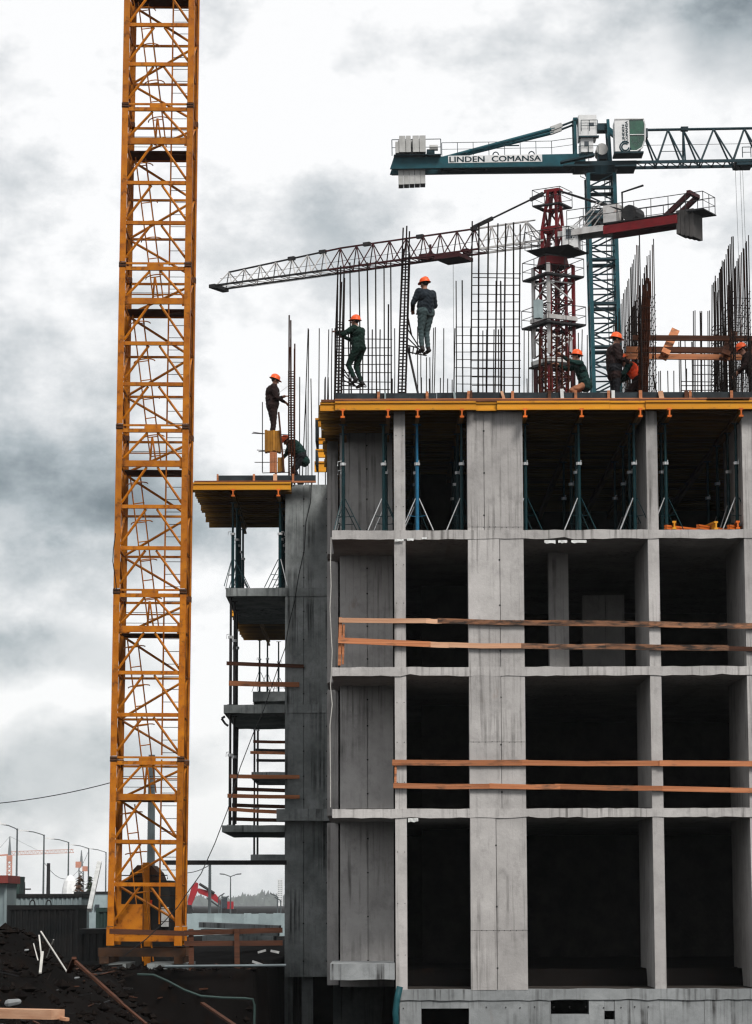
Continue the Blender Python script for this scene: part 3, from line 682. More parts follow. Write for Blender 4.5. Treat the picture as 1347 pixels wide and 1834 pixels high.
# ================================================================== YELLOW TOWER CRANE MAST
MY = 66.2
mz0 = za(1690, MY, 265)
msc = 4960 / MY
mh = (za(185, MY, 290) - za(1660, MY, 265)) / 5.0
pb, pt_ = at(258.5, 1690, MY), at(286, 0, MY)
lean = (pt_.x - pb.x) / (pt_.z - pb.z)
yc = thing('tower_crane_mast', 'tall orange yellow lattice tower crane mast rising out of the frame', 'crane', (pb.x, MY, mz0), (0, math.atan(lean), 0))
HW = 0.80; CT = 0.152; DEP = 1.70
def mast_section(parent, z):
    s = empty('mast_section', (0, 0, z), parent=parent)
    def b(name, p, q, w_, h_=None, m='mast_yellow', up=(0, 0, 1)): return MB().beam(p, q, w_, h_, up).build(name, m, s, True)
    def tb(name, p, q, r, m='mast_yellow', n=6): return MB().tube(p, q, r, n).build(name, m, s, True)
    for sx in (-1, 1):
        for y in (0, DEP):
            # angle-section chord with the open side inward
            e = CT / 2; g = .035
            prof = [(-e, -e), (e, -e), (e, e), (e - g, e), (e - g, -e + g), (-e, -e + g)]
            if y: prof = [(a, -c) for a, c in prof][::-1]
            if sx < 0: prof = [(-a, c) for a, c in prof][::-1]
            cb = MB(); X = sx * HW
            n_ = len(prof)
            vs = [(X + a, y + c, 0.012) for a, c in prof] + [(X + a, y + c, mh - .012) for a, c in prof]
            cb.add(vs, [(i, (i + 1) % n_, n_ + (i + 1) % n_, n_ + i) for i in range(n_)] + [tuple(range(n_))[::-1], tuple(range(n_, 2 * n_))])
            cb.build('chord', 'mast_yellow', s, True)
            b('joint_sleeve', (X, y, mh - .13), (X, y, mh + .0), CT + .016, None, 'mast_rust')
    H = [.247 * mh, .498 * mh, .76 * mh, .962 * mh]; lo = 0.02 * mh
    xi = HW - CT / 2 + .02
    for i, h in enumerate(H):
        z0 = lo if i == 0 else H[i - 1] + .05
        th = .15 if i == 2 else .09
        b('front_beam', (-xi, 0, h), (xi, 0, h), .08, th)
        for sx in (-1, 1): tb('front_diagonal', (sx * .13, .02, h - th / 2 - .01), (sx * (xi - .01), .02, z0 + .04), .034)
        b('rear_beam', (-xi, DEP, h), (xi, DEP, h), .06, .055 if i != 2 else .12, 'mast_yellow')
        a, c = (-xi, xi) if i % 2 else (xi, -xi)
        tb('rear_diagonal', (a, DEP, z0), (c, DEP, h - .05), .034)
        for sx in (-1, 1):
            tb('side_beam', (sx * HW, CT / 2, h), (sx * HW, DEP - CT / 2, h), .03)
            a, c = (CT / 2, DEP - CT / 2) if i % 2 else (DEP - CT / 2, CT / 2)
            tb('side_diagonal', (sx * HW, a, z0), (sx * HW, c, h - .05), .03)
    for sx in (-1, 1):
        for zz in (mh - .10, mh - .04):
            tb('joint_pin', (sx * HW - .085, -CT / 2 - .012, zz), (sx * HW + .085, -CT / 2 - .012, zz), .014, 'mast_dark')
        b('gusset', (sx * (xi - .03), -.01, H[2] + .12), (sx * (xi - .03), -.01, H[2] - .12), .10, .02, 'mast_yellow', (0, 1, 0))
    b('joint_bar', (-xi, 0, mh - .02), (xi, 0, mh - .02), .05, .045)
    b('gusset_plate', (-.2, -.01, mh * .981), (.2, -.01, mh * .981), .05, .085)
    b('rear_tie', (-xi, DEP - .2, .885 * mh), (xi, DEP - .2, .885 * mh), .03, .03)
    # small resting platform
    MB().box(-xi, .75, H[2] - .05, xi, DEP - .12, H[2] - .03).build('platform', 'mast_dark', s, True)
    MB().box(-xi, DEP - .12, H[2] - .05, xi, DEP - .08, H[2] + .05).build('toe_board', 'mast_yellow', s, True)
    for zz in (.835 * mh, .90 * mh): tb('hand_rail', (-xi, DEP - .1, zz), (xi, DEP - .1, zz), .008, 'mast_dark', 5)
    # upright ladder close to the right chord
    lx = .30
    tb('ladder_rail', (lx, .55, .06), (lx, .55, mh - .04), .022)
    for k in range(13):
        zz = .12 + k * (mh - .2) / 12.5
        tb('ladder_rung', (lx, .55, zz), (HW - .03, .55, zz), .0085, 'mast_dark', 5)
    # inclined ladder with safety hoops between platforms
    p0 = Vector((-.10, .9, -.22 * mh)); p1 = Vector((-.62, 1.0, .74 * mh - .05)); d = (p1 - p0).normalized()
    for off in (0, .24): tb('inclined_ladder_rail', p0 + Vector((off, .12 * (off > 0), .06)), p1 + Vector((off, .12 * (off > 0), 0)), .019)
    a_ = Vector((1, 0, 0)); a_ = (a_ - d * a_.dot(d)).normalized(); c_ = d.cross(a_)
    for k in range(8):
        q = p0 + d * ((p1 - p0).length * (k + .5) / 8) + a_ * .14
        if k % 2:
            pts = [q + a_ * (.26 * math.cos(t)) - c_ * (.34 * math.sin(t) - .1) for t in [math.pi * j / 9 for j in range(10)]]
            MB().path(pts, .015).build('ladder_hoop', 'mast_yellow', s, True)
        tb('inclined_ladder_rung', q - a_ * .13, q + a_ * .13, .014, 'mast_yellow', 5)
    for j in (3, 6):
        t_ = math.pi * j / 9; o_ = a_ * (.14 + .26 * math.cos(t_)) - c_ * (.34 * math.sin(t_) - .1)
        tb('hoop_strap', p0 + d * .4 + o_, p1 - d * .15 + o_, .006, 'mast_dark', 4)
    # A-shaped ladder head above the platform
    tb('ladder_head', (-.10, .5, .77 * mh), (-.05, .5, .94 * mh), .028); tb('ladder_head', (.06, .5, .77 * mh), (-.04, .5, .94 * mh), .022)
    return s
zs = za(1660, MY, 262) - mz0
s0 = mast_section(yc, zs)
for k in range(1, 7):
    c = copy_tree(s0, yc); c.location = (0, 0, zs + k * mh)
# the stub section at the foot, its frame and the control cabinet
ft = empty('foot_section', (0, 0, 0), parent=yc)
def fb(name, p, q, w_, h_=None, m='mast_yellow'): return MB().beam(p, q, w_, h_).build(name, m, ft, True)
for sx in (-1, 1):
    for y in (0, DEP): fb('chord', (sx * HW, y, -.05), (sx * HW, y, zs), CT + .03)
fb('foot_beam', (-HW, 0, .12), (HW, 0, .12), .1, .14); fb('foot_beam', (-HW, DEP, .12), (HW, DEP, .12), .1, .14)
for sx in (-1, 1): fb('foot_beam', (sx * HW, .1, .12), (sx * HW, DEP - .1, .12), .1, .14)
fb('base_girder', (-1.05, -.25, -.2), (1.0, -.25, -.2), .2, .2, 'mast_dark'); fb('base_girder', (-1.05, DEP + .25, -.2), (1.0, DEP + .25, -.2), .2, .2, 'mast_dark')
for x in (-.9, .85): fb('base_girder', (x, -.5, -.38), (x, DEP + .5, -.38), .22, .16, 'mast_dark')
cab = MB().box(-.66, .25, .22, -.08, .75, .92).build('control_cabinet', 'mast_yellow', ft, True)
bl = 0
# grey counterballast blocks stacked around the foot
for i, (x, y, w_, z0_, z1_) in enumerate(((-.95, -.35, .55, -.62, -.46), (.1, -.4, .6, -.62, -.46), (.72, -.4, .35, -.62, -.46))):
    tag(box('foundation_block', 'concrete_dark', None, pb.x + x, MY + y, mz0 + z0_, pb.x + x + w_, MY + y + 2.6, mz0 + z1_),
        '%s concrete pad under the foot frame of the yellow mast' % ('left', 'middle', 'right')[i], 'block')
# machinery housing seen through the lowest bays
hs = thing('machine_housing', 'dark gabled machine housing standing behind the foot of the yellow mast', 'machine', at(255, 1700, 69.5))
Yh = 69.5
pz = lambda y: za(y, Yh, 255); px = lambda x: xa(x, Yh, 1600)
box('body', 'container_black', hs, px(206), Yh, GZ, px(304), Yh + 2, pz(1577))
MB().prism([(-.42, 0), (.42, 0), (.34, .2), (.17, .38), (-.17, .38), (-.34, .2)], (px(258), Yh - .02, pz(1577)), (px(258), Yh + 2, pz(1577))).build('hood', 'mast_dark', hs)
MB().beam((px(262), Yh - .1, pz(1545)), (px(266), Yh - .1, GZ), .16, .14).build('drive_column', 'mast_yellow', hs)
MB().path([(px(208), Yh - .04, pz(1575)), (px(208), Yh - .04, pz(1568)), (px(300), Yh - .04, pz(1568)), (px(300), Yh - .04, pz(1575))], .014).build('roof_rail', 'black_steel', hs)
MB().box(px(290), Yh - .15, pz(1660), px(303), Yh - .02, pz(1625)).build('hanging_sheet', 'foam_white', hs)
MB().box(px(262), Yh - .12, pz(1622), px(273), Yh - .02, pz(1612)).build('warning_panel', 'vest_orange', hs)

# ================================================================== LATTICE HELPERS FOR THE FAR CRANES
def lattice(root, part, w_, levels, cr, br, m, mb_=None, hb=None, thick=()):
    mb_ = mb_ or m; hw = w_ / 2; cs = [(-hw, -hw), (hw, -hw), (hw, hw), (-hw, hw)]
    s = empty(part, (0, 0, 0), parent=root)
    for (x, y) in cs: MB().beam((x, y, levels[0]), (x, y, levels[-1]), cr, cr, (0, 1, 0)).build('chord', m, s, True)
    for i, (a, b) in enumerate(zip(levels[:-1], levels[1:])):
        for k in range(4):
            p, q = cs[k], cs[(k + 1) % 4]
            if (i + k // 2) % 2: p, q = q, p
            MB().tube((p[0], p[1], a + br), (q[0], q[1], b - br), br, 5).build('diagonal', mb_, s, True)
            if (hb is None) or i % hb == 0:
                th = br * (2.6 if i in thick else 1.0)
                MB().tube((p[0], p[1], b), (q[0], q[1], b), th, 5).build('cross_beam', mb_, s, True)
    return s
def rail_run(parent, pts, h, r, m, every=1.0, mid=True):
    """hand rail along pts (local): posts, top rail and mid rail"""
    for a, b in zip(pts[:-1], pts[1:]):
        a = Vector(a); b = Vector(b); n = max(1, round((b - a).length / every))
        MB().tube(a + Vector((0, 0, h)), b + Vector((0, 0, h)), r, 4).build('hand_rail', m, parent, True)
        if mid: MB().tube(a + Vector((0, 0, h * .5)), b + Vector((0, 0, h * .5)), r * .8, 4).build('hand_rail', m, parent, True)
        for i in range(n + 1):
            c = a + (b - a) * (i / n)
            MB().tube(c, c + Vector((0, 0, h)), r, 4).build('rail_post', m, parent, True)
def text_mesh(body, size, extrude=.01, off=.0, xs=1.0):
    cu = bpy.data.curves.new('txt', 'FONT'); cu.body = body; cu.size = size; cu.extrude = extrude; cu.offset = off
    cu.align_x = 'LEFT'; cu.align_y = 'BOTTOM'; cu.resolution_u = 3
    o = bpy.data.objects.new('txt', cu); COL.objects.link(o)
    bpy.context.view_layer.update()
    me = bpy.data.meshes.new_from_object(o.evaluated_get(bpy.context.evaluated_depsgraph_get()))
    bpy.data.objects.remove(o); return me
def fit_text(name, body, m, parent, mtx, wid, hei, off=0.0):
    me = text_mesh(body, 1.0, .01, off)
    import bmesh
    bm_ = bmesh.new()
    for dx in (-.022, 0, .022):
        m0 = me.copy(); m0.transform(Matrix.Translation((dx, 0, abs(dx) * .05))); bm_.from_mesh(m0); bpy.data.meshes.remove(m0)
    bm_.to_mesh(me); bm_.free(); me.update()
    co = np.empty(len(me.vertices) * 3); me.vertices.foreach_get('co', co); co = co.reshape(-1, 3)
    mn, mxx = co.min(0), co.max(0)
    co[:, 0] = (co[:, 0] - mn[0]) / (mxx[0] - mn[0]) * wid; co[:, 1] = (co[:, 1] - mn[1]) / (mxx[1] - mn[1]) * hei
    me.vertices.foreach_set('co', co.ravel()); me.materials.clear(); me.materials.append(MATS[m]); me.transform(mtx); me.update()
    return link(name, me, parent, True)

# ================================================================== TEAL FLAT-TOP CRANE
TY = 190.0; k = TY / F * math.cos(PITCH) / math.cos(PITCH)   # metres per photo pixel
tb0, tb1 = at(1086, 700, TY), at(1075, 315, TY)
lean = (tb1.x - tb0.x) / (tb1.z - tb0.z)
ztop = tb1.z
tc_ = thing('teal_tower_crane', 'teal flat top tower crane with lettered counter jib above the roof', 'crane', (tb0.x - lean * (tb0.z - GZ), TY, GZ), (0, math.atan(lean), 0))
TX = lambda x, y=290: (at(x, y, TY).x - at(1075, y, TY).x)
TZ = lambda y: za(y, TY, 1075) - GZ
W2 = 1.85
zvis = TZ(705)
lv = [0, zvis * .25, zvis * .5, zvis * .75, zvis]
zt_ = TZ(316); nb = 15
lv += [zvis + (zt_ - zvis) * i / nb for i in range(1, nb + 1)]
lattice(tc_, 'mast', W2, lv, .26, .06, 'teal_steel', 'teal_dark', 1, (6, 9, 12, 15, 17))
ms = empty('mast_collar', (0, 0, 0), parent=tc_)
for y in (388, 398): MB().box(-W2 / 2 - .2, -W2 / 2 - .2, TZ(y), W2 / 2 + .2, W2 / 2 + .2, TZ(y - 5)).build('collar_plate', 'teal_dark', ms, True)
MB().tube((.3, .0, 2), (.3, 0, zt_), .03, 4).build('ladder_rail', 'teal_dark', ms, True)
MB().tube((.65, .0, 2), (.65, 0, zt_), .03, 4).build('ladder_rail', 'teal_dark', ms, True)
for i in range(40):
    z = zvis + (zt_ - zvis) * i / 40; MB().tube((.3, 0, z), (.65, 0, z), .02, 4).build('ladder_rung', 'teal_dark', ms, True)
MB().path([(-W2 / 2 - .1, -1, TZ(312)), (-W2 / 2 - .5, -1, TZ(316)), (-W2 / 2 - .55, -1, TZ(322)), (-W2 / 2 - .2, -1, TZ(326))], .03).build('hose', 'cable_black', ms, True)
# slewing part
sl = empty('slewing_platform', (0, 0, 0), parent=tc_)
MB().tube((0, 0, TZ(318)), (0, 0, TZ(304)), 1.0, 16, 1.25).build('slewing_ring', 'teal_dark', sl, True)
MB().box(TX(1028), -1.2, TZ(304), TX(1138), 1.2, TZ(296)).build('platform', 'teal_dark', sl, True)
MB().box(TX(1006), -1.9, TZ(309), TX(1052), -1.25, TZ(306)).build('walkway', 'teal_dark', sl, True)
MB().beam((TX(1002), -1.5, TZ(300)), (TX(1062), -1.5, TZ(288)), .6, .12).build('access_ramp', 'teal_dark', sl, True)
MB().box(TX(1098), -1.9, TZ(311), TX(1136), -1.25, TZ(308)).build('walkway', 'teal_dark', sl, True)
rail_run(sl, [(TX(1036), -1.2, TZ(296)), (TX(1070), -1.2, TZ(296))], 1.1, .025, 'teal_dark', .6)
for x in (1031, 1093):
    for y in (-.7, .7): MB().beam((TX(x), y, TZ(296)), (TX(x + (0 if x < 1050 else -3)), y, TZ(219)), .2, .2, (0, 1, 0)).build('head_post', 'teal_steel', sl, True)
MB().beam((TX(1086), 0, TZ(228)), (TX(1104), 0, TZ(243)), .5, .35).build('head_strut', 'teal_steel', sl, True)
MB().box(TX(1028), -.8, TZ(221), TX(1036), .8, TZ(215)).build('head_beam', 'teal_steel', sl, True)
MB().box(TX(1072), -.5, TZ(236), TX(1090), .5, TZ(224)).build('pulley_block', 'teal_dark', sl, True)
for (x0, y0, x1, y1, m) in ((1037, 213, 1069, 252, 'white_paint'), (1040, 254, 1062, 279, 'white_paint')):
    c = MB().box(TX(x0), -1.1, TZ(y1), TX(x1), .6, TZ(y0)).build('electrical_cabinet', m, sl, True)
rail_run(sl, [(TX(1041), -1.25, TZ(243)), (TX(1070), -1.25, TZ(243))], .8, .025, 'teal_dark', .5)
MB().box(TX(1036), -1.35, TZ(254), TX(1072), -.9, TZ(251.5)).build('cabinet_shelf', 'teal_dark', sl, True)
MB().box(TX(1056), -1.12, TZ(233), TX(1064), -1.1, TZ(227)).build('switch_plate', 'glass_dark', sl, True)
MB().box(TX(1046), -1.12, TZ(269), TX(1054), -1.1, TZ(260)).build('vent', 'glass_dark', sl, True)
wn = MB()
MB().tube((TX(1078), -.8, TZ(272)), (TX(1078), .8, TZ(272)), .42, 12).build('hoist_drum', 'grey_block', sl, True)
MB().box(TX(1071), -.6, TZ(288), TX(1088), .6, TZ(278)).build('hoist_frame', 'teal_dark', sl, True)
# operator cab
cb = empty('operator_cab', (0, 0, 0), parent=tc_)
MB().box(TX(1098), -2.3, TZ(287), TX(1124), -.9, TZ(231)).build('cab_body', 'white_paint', cb, True)
gl = [(TX(1124.3), TZ(286)), (TX(1136), TZ(286)), (TX(1145), TZ(281)), (TX(1150), TZ(268)), (TX(1151), TZ(240)), (TX(1149), TZ(231)), (TX(1124.3), TZ(230))]
b = MB(); n_ = len(gl)
b.add([(x, -2.26, z) for x, z in gl] + [(x, -.94, z) for x, z in gl], [tuple(range(n_)), tuple(range(n_, 2 * n_))[::-1]] + [((i + 1) % n_, i, n_ + i, n_ + (i + 1) % n_) for i in range(n_)])
b.build('cab_glass', 'cab_green_glass', cb, True)
MB().path([(TX(1124), -2.3, TZ(287)), (TX(1136), -2.3, TZ(287)), (TX(1146), -2.3, TZ(281)), (TX(1151), -2.3, TZ(268)), (TX(1152), -2.3, TZ(240)), (TX(1150), -2.3, TZ(230)), (TX(1098), -2.3, TZ(230))], .06).build('cab_frame', 'white_paint', cb, True)
MB().tube((TX(1124), -2.3, TZ(258)), (TX(1151), -2.3, TZ(258)), .035, 5).build('glazing_bar', 'white_paint', cb, True)
MB().box(TX(1096), -2.4, TZ(291), TX(1148), -.9, TZ(288)).build('cab_floor', 'teal_dark', cb, True)
MB().box(TX(1150), -2.2, TZ(262), TX(1157), -1.1, TZ(246)).build('sun_visor', 'glass_dark', cb, True)
def vtext(body, x0, ybot, ytop, wpx):
    M = Matrix.Translation((TX(x0 + wpx), -2.315, TZ(ybot))) @ Matrix.Rotation(R(90), 4, 'X') @ Matrix.Rotation(R(90), 4, 'Z')
    fit_text('lettering', body, 'letter_teal', cb, M, TZ(ytop) - TZ(ybot), TX(x0 + wpx) - TX(x0), 0.0)
vtext('LINDEN', 1111, 270, 240, 4.2); vtext('COMANSA', 1117, 270, 229.5 + 4, 4.2)
for rr in (.38, .25):
    pts = [(TX(1116) + rr * math.cos(t), -2.315, TZ(279.5) + rr * math.sin(t)) for t in [R(50) + R(300) * j / 14 for j in range(15)]]
    MB().path(pts, .05, 4).build('emblem_ring', 'letter_teal', cb, True)
# counter jib
cj = empty('counter_jib', (0, 0, 0), parent=tc_)
zc0, zc1 = TZ(301.5), TZ(281.5)
for y in (-.75, .75):
    o = MB().add([(TX(699), y - .12, zc0), (TX(1048), y - .12, zc0 - .1), (TX(1048), y - .12, zc1 + .05), (TX(706), y - .12, zc1), (TX(699), y + .12, zc0), (TX(1048), y + .12, zc0 - .1), (TX(1048), y + .12, zc1 + .05), (TX(706), y + .12, zc1)],
                 [(0, 1, 2, 3), (7, 6, 5, 4), (0, 4, 5, 1), (1, 5, 6, 2), (2, 6, 7, 3), (3, 7, 4, 0)]).build('girder', 'teal_steel', cj, True)
    MB().box(TX(702), y - .17, zc0 - .03, TX(1046), y + .17, zc0 + .06).build('girder_flange', 'teal_steel', cj, True)
for x in (720, 790, 870, 950, 1020): MB().box(TX(x), -.63, zc0 + .1, TX(x) + .15, .63, zc0 + .5).build('cross_member', 'teal_dark', cj, True)
MB().box(TX(706), -1.35, zc1 + .01, TX(790), -.6, zc1 + .07).build('walkway', 'teal_dark', cj, True)
MB().box(TX(790), -.6, zc1 + .01, TX(1030), .6, zc1 + .05).build('walkway', 'teal_dark', cj, True)
rail_run(cj, [(TX(703), -1.3, zc1), (TX(790), -1.3, zc1)], 1.15, .03, 'teal_dark', 3.0, True)
rail_run(cj, [(TX(792), -.85, zc1 + .05), (TX(988), -.85, zc1 + .05), (TX(1028), -.85, zc1 + .25)], .95, .022, 'teal_dark', 1.15)
MB().tube((TX(902), -.9, zc1 + .7), (TX(930), -.9, zc1 + .7), .05, 5).build('stowed_bar', 'teal_dark', cj, True)
for y in (-.5, .5):
    MB().tube((TX(792), y, TZ(279) - (y < 0) * .15), (TX(995), y, TZ(232)), .14, 8).build('tie_bar', 'teal_steel', cj, True)
    MB().tube((TX(995), y, TZ(232)), (TX(1031), y, TZ(219)), .08, 6).build('tie_rope', 'teal_dark', cj, True)
    MB().beam((TX(988), y, TZ(233)), (TX(1008), y, TZ(226)), .25, .3).build('tie_joint', 'grey_block', cj, True)
for i in range(5):
    x0 = 714 + i * 9.7
    MB().box(TX(x0) + .0, -.55, TZ(328 - i * .3), TX(x0 + 9.0), .55, TZ(249 - (2 if i > 1 else 0))).build('counterweight_slab', 'grey_block', cj, True)
MB().box(TX(709), -1.5, TZ(278), TX(715), -.9, TZ(258)).build('counterweight_slab', 'grey_block', cj, True)
for i in range(4): MB().box(TX(716 + i * 12), -1.55, TZ(277), TX(716 + i * 12 + 11 - (i == 1) * 2.5), -.62 - .0, TZ(248)).build('counterweight_slab', 'grey_block', cj, True)
MB().box(TX(765), -1.0, TZ(277), TX(779), .3, TZ(269)).build('motor_bed', 'teal_dark', cj, True)
MB().tube((TX(770), -.9, TZ(266)), (TX(785), -.9, TZ(266)), .22, 8).build('motor', 'grey_block', cj, True)
MB().box(TX(803), -.895, TZ(293.5), TX(970.5), -.872, TZ(280.5)).build('name_board', 'white_paint', cj, True)
for body, a, b_ in (('LINDEN', 805, 868), ('COMANSA', 880.5, 968.5)):
    M = Matrix.Translation((TX(a), -.905, TZ(292))) @ Matrix.Rotation(R(90), 4, 'X')
    fit_text('lettering', body, 'letter_teal', cj, M, TX(b_) - TX(a), TZ(282.3) - TZ(292), 0.0)
for x in (832, 888, 952): MB().path([(TX(x) + .2 * math.cos(t), -.8, TZ(280) + .22 * math.sin(t)) for t in [math.pi * j / 6 for j in range(7)]], .04, 4).build('lifting_eye', 'teal_dark', cj, True)
# jib
jb = empty('jib', (0, 0, 0), parent=tc_)
zj0, zj1 = TZ(296.5), TZ(234); x0, x1 = TX(1136), TX(1420)
for y in (-.75, .75): MB().beam((x0, y, zj0), (x1, y, zj0), .17, .2).build('lower_chord', 'teal_dark', jb, True)
MB().tube((TX(1150), 0, zj1), (x1, 0, zj1), .1, 6).build('upper_chord', 'teal_dark', jb, True)
apex = [1153, 1199, 1226, 1281, 1336, 1390]; feet = [1176, 1224, 1254, 1312, 1365, 1415]
for a, f in zip(apex, feet):
    for y in (-.75, .75):
        MB().tube((TX(a), 0, zj1), (TX(f), y, zj0), .07, 5).build('web_diagonal', 'teal_dark', jb, True)
for f, a in zip(feet, apex[1:]):
    for y in (-.75, .75):
        if a == 1226: MB().tube((TX(1226), 0, zj1), (TX(1226), y, zj0), .07, 5).build('web_post', 'teal_dark', jb, True)
        else: MB().tube((TX(f), y, zj0), (TX(a), 0, zj1), .07, 5).build('web_diagonal', 'teal_dark', jb, True)
for i in range(15):
    xx = x0 + (x1 - x0) * i / 14; xy = x0 + (x1 - x0) * (i + 1) / 14
    MB().tube((xx, -.75, zj0), (xx, .75, zj0), .05, 4).build('bottom_lacing', 'teal_dark', jb, True)
    if i < 14: MB().tube((xx, -.75, zj0), (xy, .75, zj0), .04, 4).build('bottom_lacing', 'teal_dark', jb, True)
MB().box(TX(1222), -.2, zj1 - .12, TX(1235), .2, zj1 + .16).build('chord_joint', 'teal_dark', jb, True)
MB().tube((TX(1152), .2, TZ(260)), (x1, .2, TZ(260)), .018, 4).build('trolley_rope', 'cable_black', jb, True)
MB().tube((TX(1185), -.3, TZ(275)), (TX(1228), -.3, TZ(275)), .025, 4).build('hand_rail', 'teal_dark', jb, True)
tr = empty('trolley', (0, 0, 0), parent=tc_)
MB().box(TX(1318), -.8, TZ(304), TX(1346), .8, TZ(297)).build('trolley_frame', 'teal_dark', tr, True)
MB().beam((TX(1313), 0, TZ(296)), (TX(1316), 0, TZ(308)), .25, .2, (0, 1, 0)).build('trolley_bracket', 'teal_dark', tr, True)
rail_run(tr, [(TX(1328), -.9, TZ(292)), (TX(1343), -.9, TZ(292))], .75, .03, 'teal_dark', .5)
MB().tube((TX(1320), -.3, TZ(301)), (TX(1320), .3, TZ(301)), .28, 10).build('sheave', 'black_steel', tr, True)
MB().box(TX(1324), -.3, 8.0, TX(1331), .2, 9.0).build('hook_block', 'teal_dark', tr, True)
for x in (1317, 1325.5, 1330): MB().tube((TX(x), -.1, TZ(300)), (TX(x) + .1, -.1, 9.0), .012, 4).build('hoist_rope', 'cable_black', tr, True)

# ================================================================== RED CRANE WITH RAISED JIB
RYc = 140.0
rb = at(986, 700, RYc)
zj = at(965, 432, RYc).z                                     # level of the jib's lower chords
tipL = at_z(396, 514, zj); tipR = at_z(1262, 372, zj)
hub = at(990, 428, RYc)
rd = Vector((tipL.x - hub.x, tipL.y - hub.y, 0)); JL = rd.length; rd.normalize()
yaw = math.atan2(rd.y, rd.x)                                 # local +X points along the jib
rc = thing('red_tower_crane', 'red and white tower crane with long lattice jib pointing left behind the roof', 'crane', (hub.x, hub.y, GZ), (0, 0, yaw))
RZ = lambda y: za(y, RYc, 990) - GZ
zv = RZ(705); W3 = 1.75
lv = [0, zv * .25, zv * .5, zv * .75, zv] + [zv + (RZ(470) - zv) * i / 9 for i in range(1, 10)]
# mast and the wider climbing cage round its head turn by their own angle
rot = Matrix.Rotation(-yaw + R(28), 4, 'Z')
def rp(x, y, z): return rot @ Vector((x, y, z))
def lat_rot(part, w_, levels, cr, br, mc, mbr):
    s = empty(part, (0, 0, 0), parent=rc); hw = w_ / 2; cs = [(-hw, -hw), (hw, -hw), (hw, hw), (-hw, hw)]
    for i, (x, y) in enumerate(cs): MB().beam(rp(x, y, levels[0]), rp(x, y, levels[-1]), cr, cr, (0, 1, 0)).build('chord', mc if isinstance(mc, str) else mc[i % len(mc)], s, True)
    for i, (a, b) in enumerate(zip(levels[:-1], levels[1:])):
        for k in range(4):
            p, q = cs[k], cs[(k + 1) % 4]
            if (i + k // 2) % 2: p, q = q, p
            MB().tube(rp(*p, a), rp(*q, b), br, 5).build('diagonal', mbr if isinstance(mbr, str) else mbr[(i + k) % len(mbr)], s, True)
            MB().tube(rp(*p, b), rp(*q, b), br, 5).build('cross_beam', mbr if isinstance(mbr, str) else mbr[i % len(mbr)], s, True)
    return s
lat_rot('inner_mast', .95, lv, .13, .035, 'crane_red', 'crane_darkred')
lat_rot('climbing_cage', 1.5, [RZ(640) + (RZ(478) - RZ(640)) * i / 5 for i in range(6)], .15, .042, ['crane_white', 'crane_red', 'crane_red', 'crane_white'], ['crane_white', 'crane_red', 'crane_darkred'])
lat_rot('lower_cage', 1.4, [RZ(710), RZ(680), RZ(655)], .18, .05, ['crane_red', 'crane_darkred'], 'crane_darkred')
def rbx(name, m, par, x0, y0, z0, x1, y1, z1):
    b = MB().box(x0, y0, z0, x1, y1, z1); b.v = [tuple(rp(*v)) for v in b.v]; return b.build(name, m, par, True)
pf = empty('work_platform', (0, 0, 0), parent=rc)
for (y, hw, th, m) in ((500, 1.15, 4, 'black_steel'), (586, 1.2, 4, 'black_steel'), (657, .95, 3, 'black_steel')):
    z = RZ(y)
    for (a0, b0, a1, b1) in ((-hw, -hw, hw, -.8), (-hw, .8, hw, hw), (-hw, -.8, -.8, .8), (.8, -.8, hw, .8)):
        rbx('platform_deck', m, pf, a0, b0, z - .05, a1, b1, z + .05)
    if y != 657:
        cs = [rp(-hw, -hw, z), rp(hw, -hw, z), rp(hw, hw, z), rp(-hw, hw, z), rp(-hw, -hw, z)]
        rail_run(pf, cs, .95, .022, 'black_steel', 1.2)
for (y, hw) in ((574, .84), (650, .82)):
    for k in range(4):
        a = [(-hw, -hw), (hw, -hw), (hw, hw), (-hw, hw)]; p, q = a[k], a[(k + 1) % 4]
        MB().beam(rp(*p, RZ(y)), rp(*q, RZ(y)), .16, .22).build('collar_beam', 'crane_white', pf, True)
p = rp(-1.5, -1.0, RZ(575)); MB().box(p.x - .15, p.y - .2, p.z - .2, p.x + .2, p.y + .2, p.z + .75).build('switch_box', 'container_grey', pf, True)
# slewing head
hd = empty('slewing_head', (0, 0, 0), parent=rc)
MB().tube((0, 0, RZ(478)), (0, 0, RZ(463)), .85, 14, .75).build('slewing_ring', 'crane_red', hd, True)
b = MB(); zz = RZ(452)
b.add([(1.05, -1.1, zz), (1.05, 1.1, zz), (-1.5, 1.2, zz), (-1.5, -1.2, zz), (.6, -.6, zz - .28), (.6, .6, zz - .28), (-.7, .6, zz - .28), (-.7, -.6, zz - .28)],
      [(0, 1, 2, 3), (7, 6, 5, 4), (0, 4, 5, 1), (1, 5, 6, 2), (2, 6, 7, 3), (3, 7, 4, 0)]).build('platform', 'black_steel', hd, True)
rail_run(hd, [(1.05, 1.1, zz), (1.05, -1.1, zz)], .95, .022, 'black_steel', .8)
rail_run(hd, [(1.05, 1.1, zz), (-1.5, 1.15, zz), (-1.5, -1.15, zz), (1.05, -1.1, zz)], .95, .022, 'black_steel', .8)
zA = RZ(342)
legs = [(.42, .36), (-.42, .36), (-.42, -.36), (.42, -.36)]
mid = {}
for i, (x, y) in enumerate(legs):
    a = Vector((x, y, zz)); m_ = Vector((x * 1.0, y * 1.0, RZ(412))); t_ = Vector((x * .5 - .1, y * .55, zA - .05))
    MB().beam(a, m_, .16, .16, (0, 1, 0)).build('head_leg', 'crane_red', hd, True); MB().beam(m_, t_, .13, .13, (0, 1, 0)).build('head_leg', 'crane_red', hd, True)
    mid[i] = (a, m_, t_)
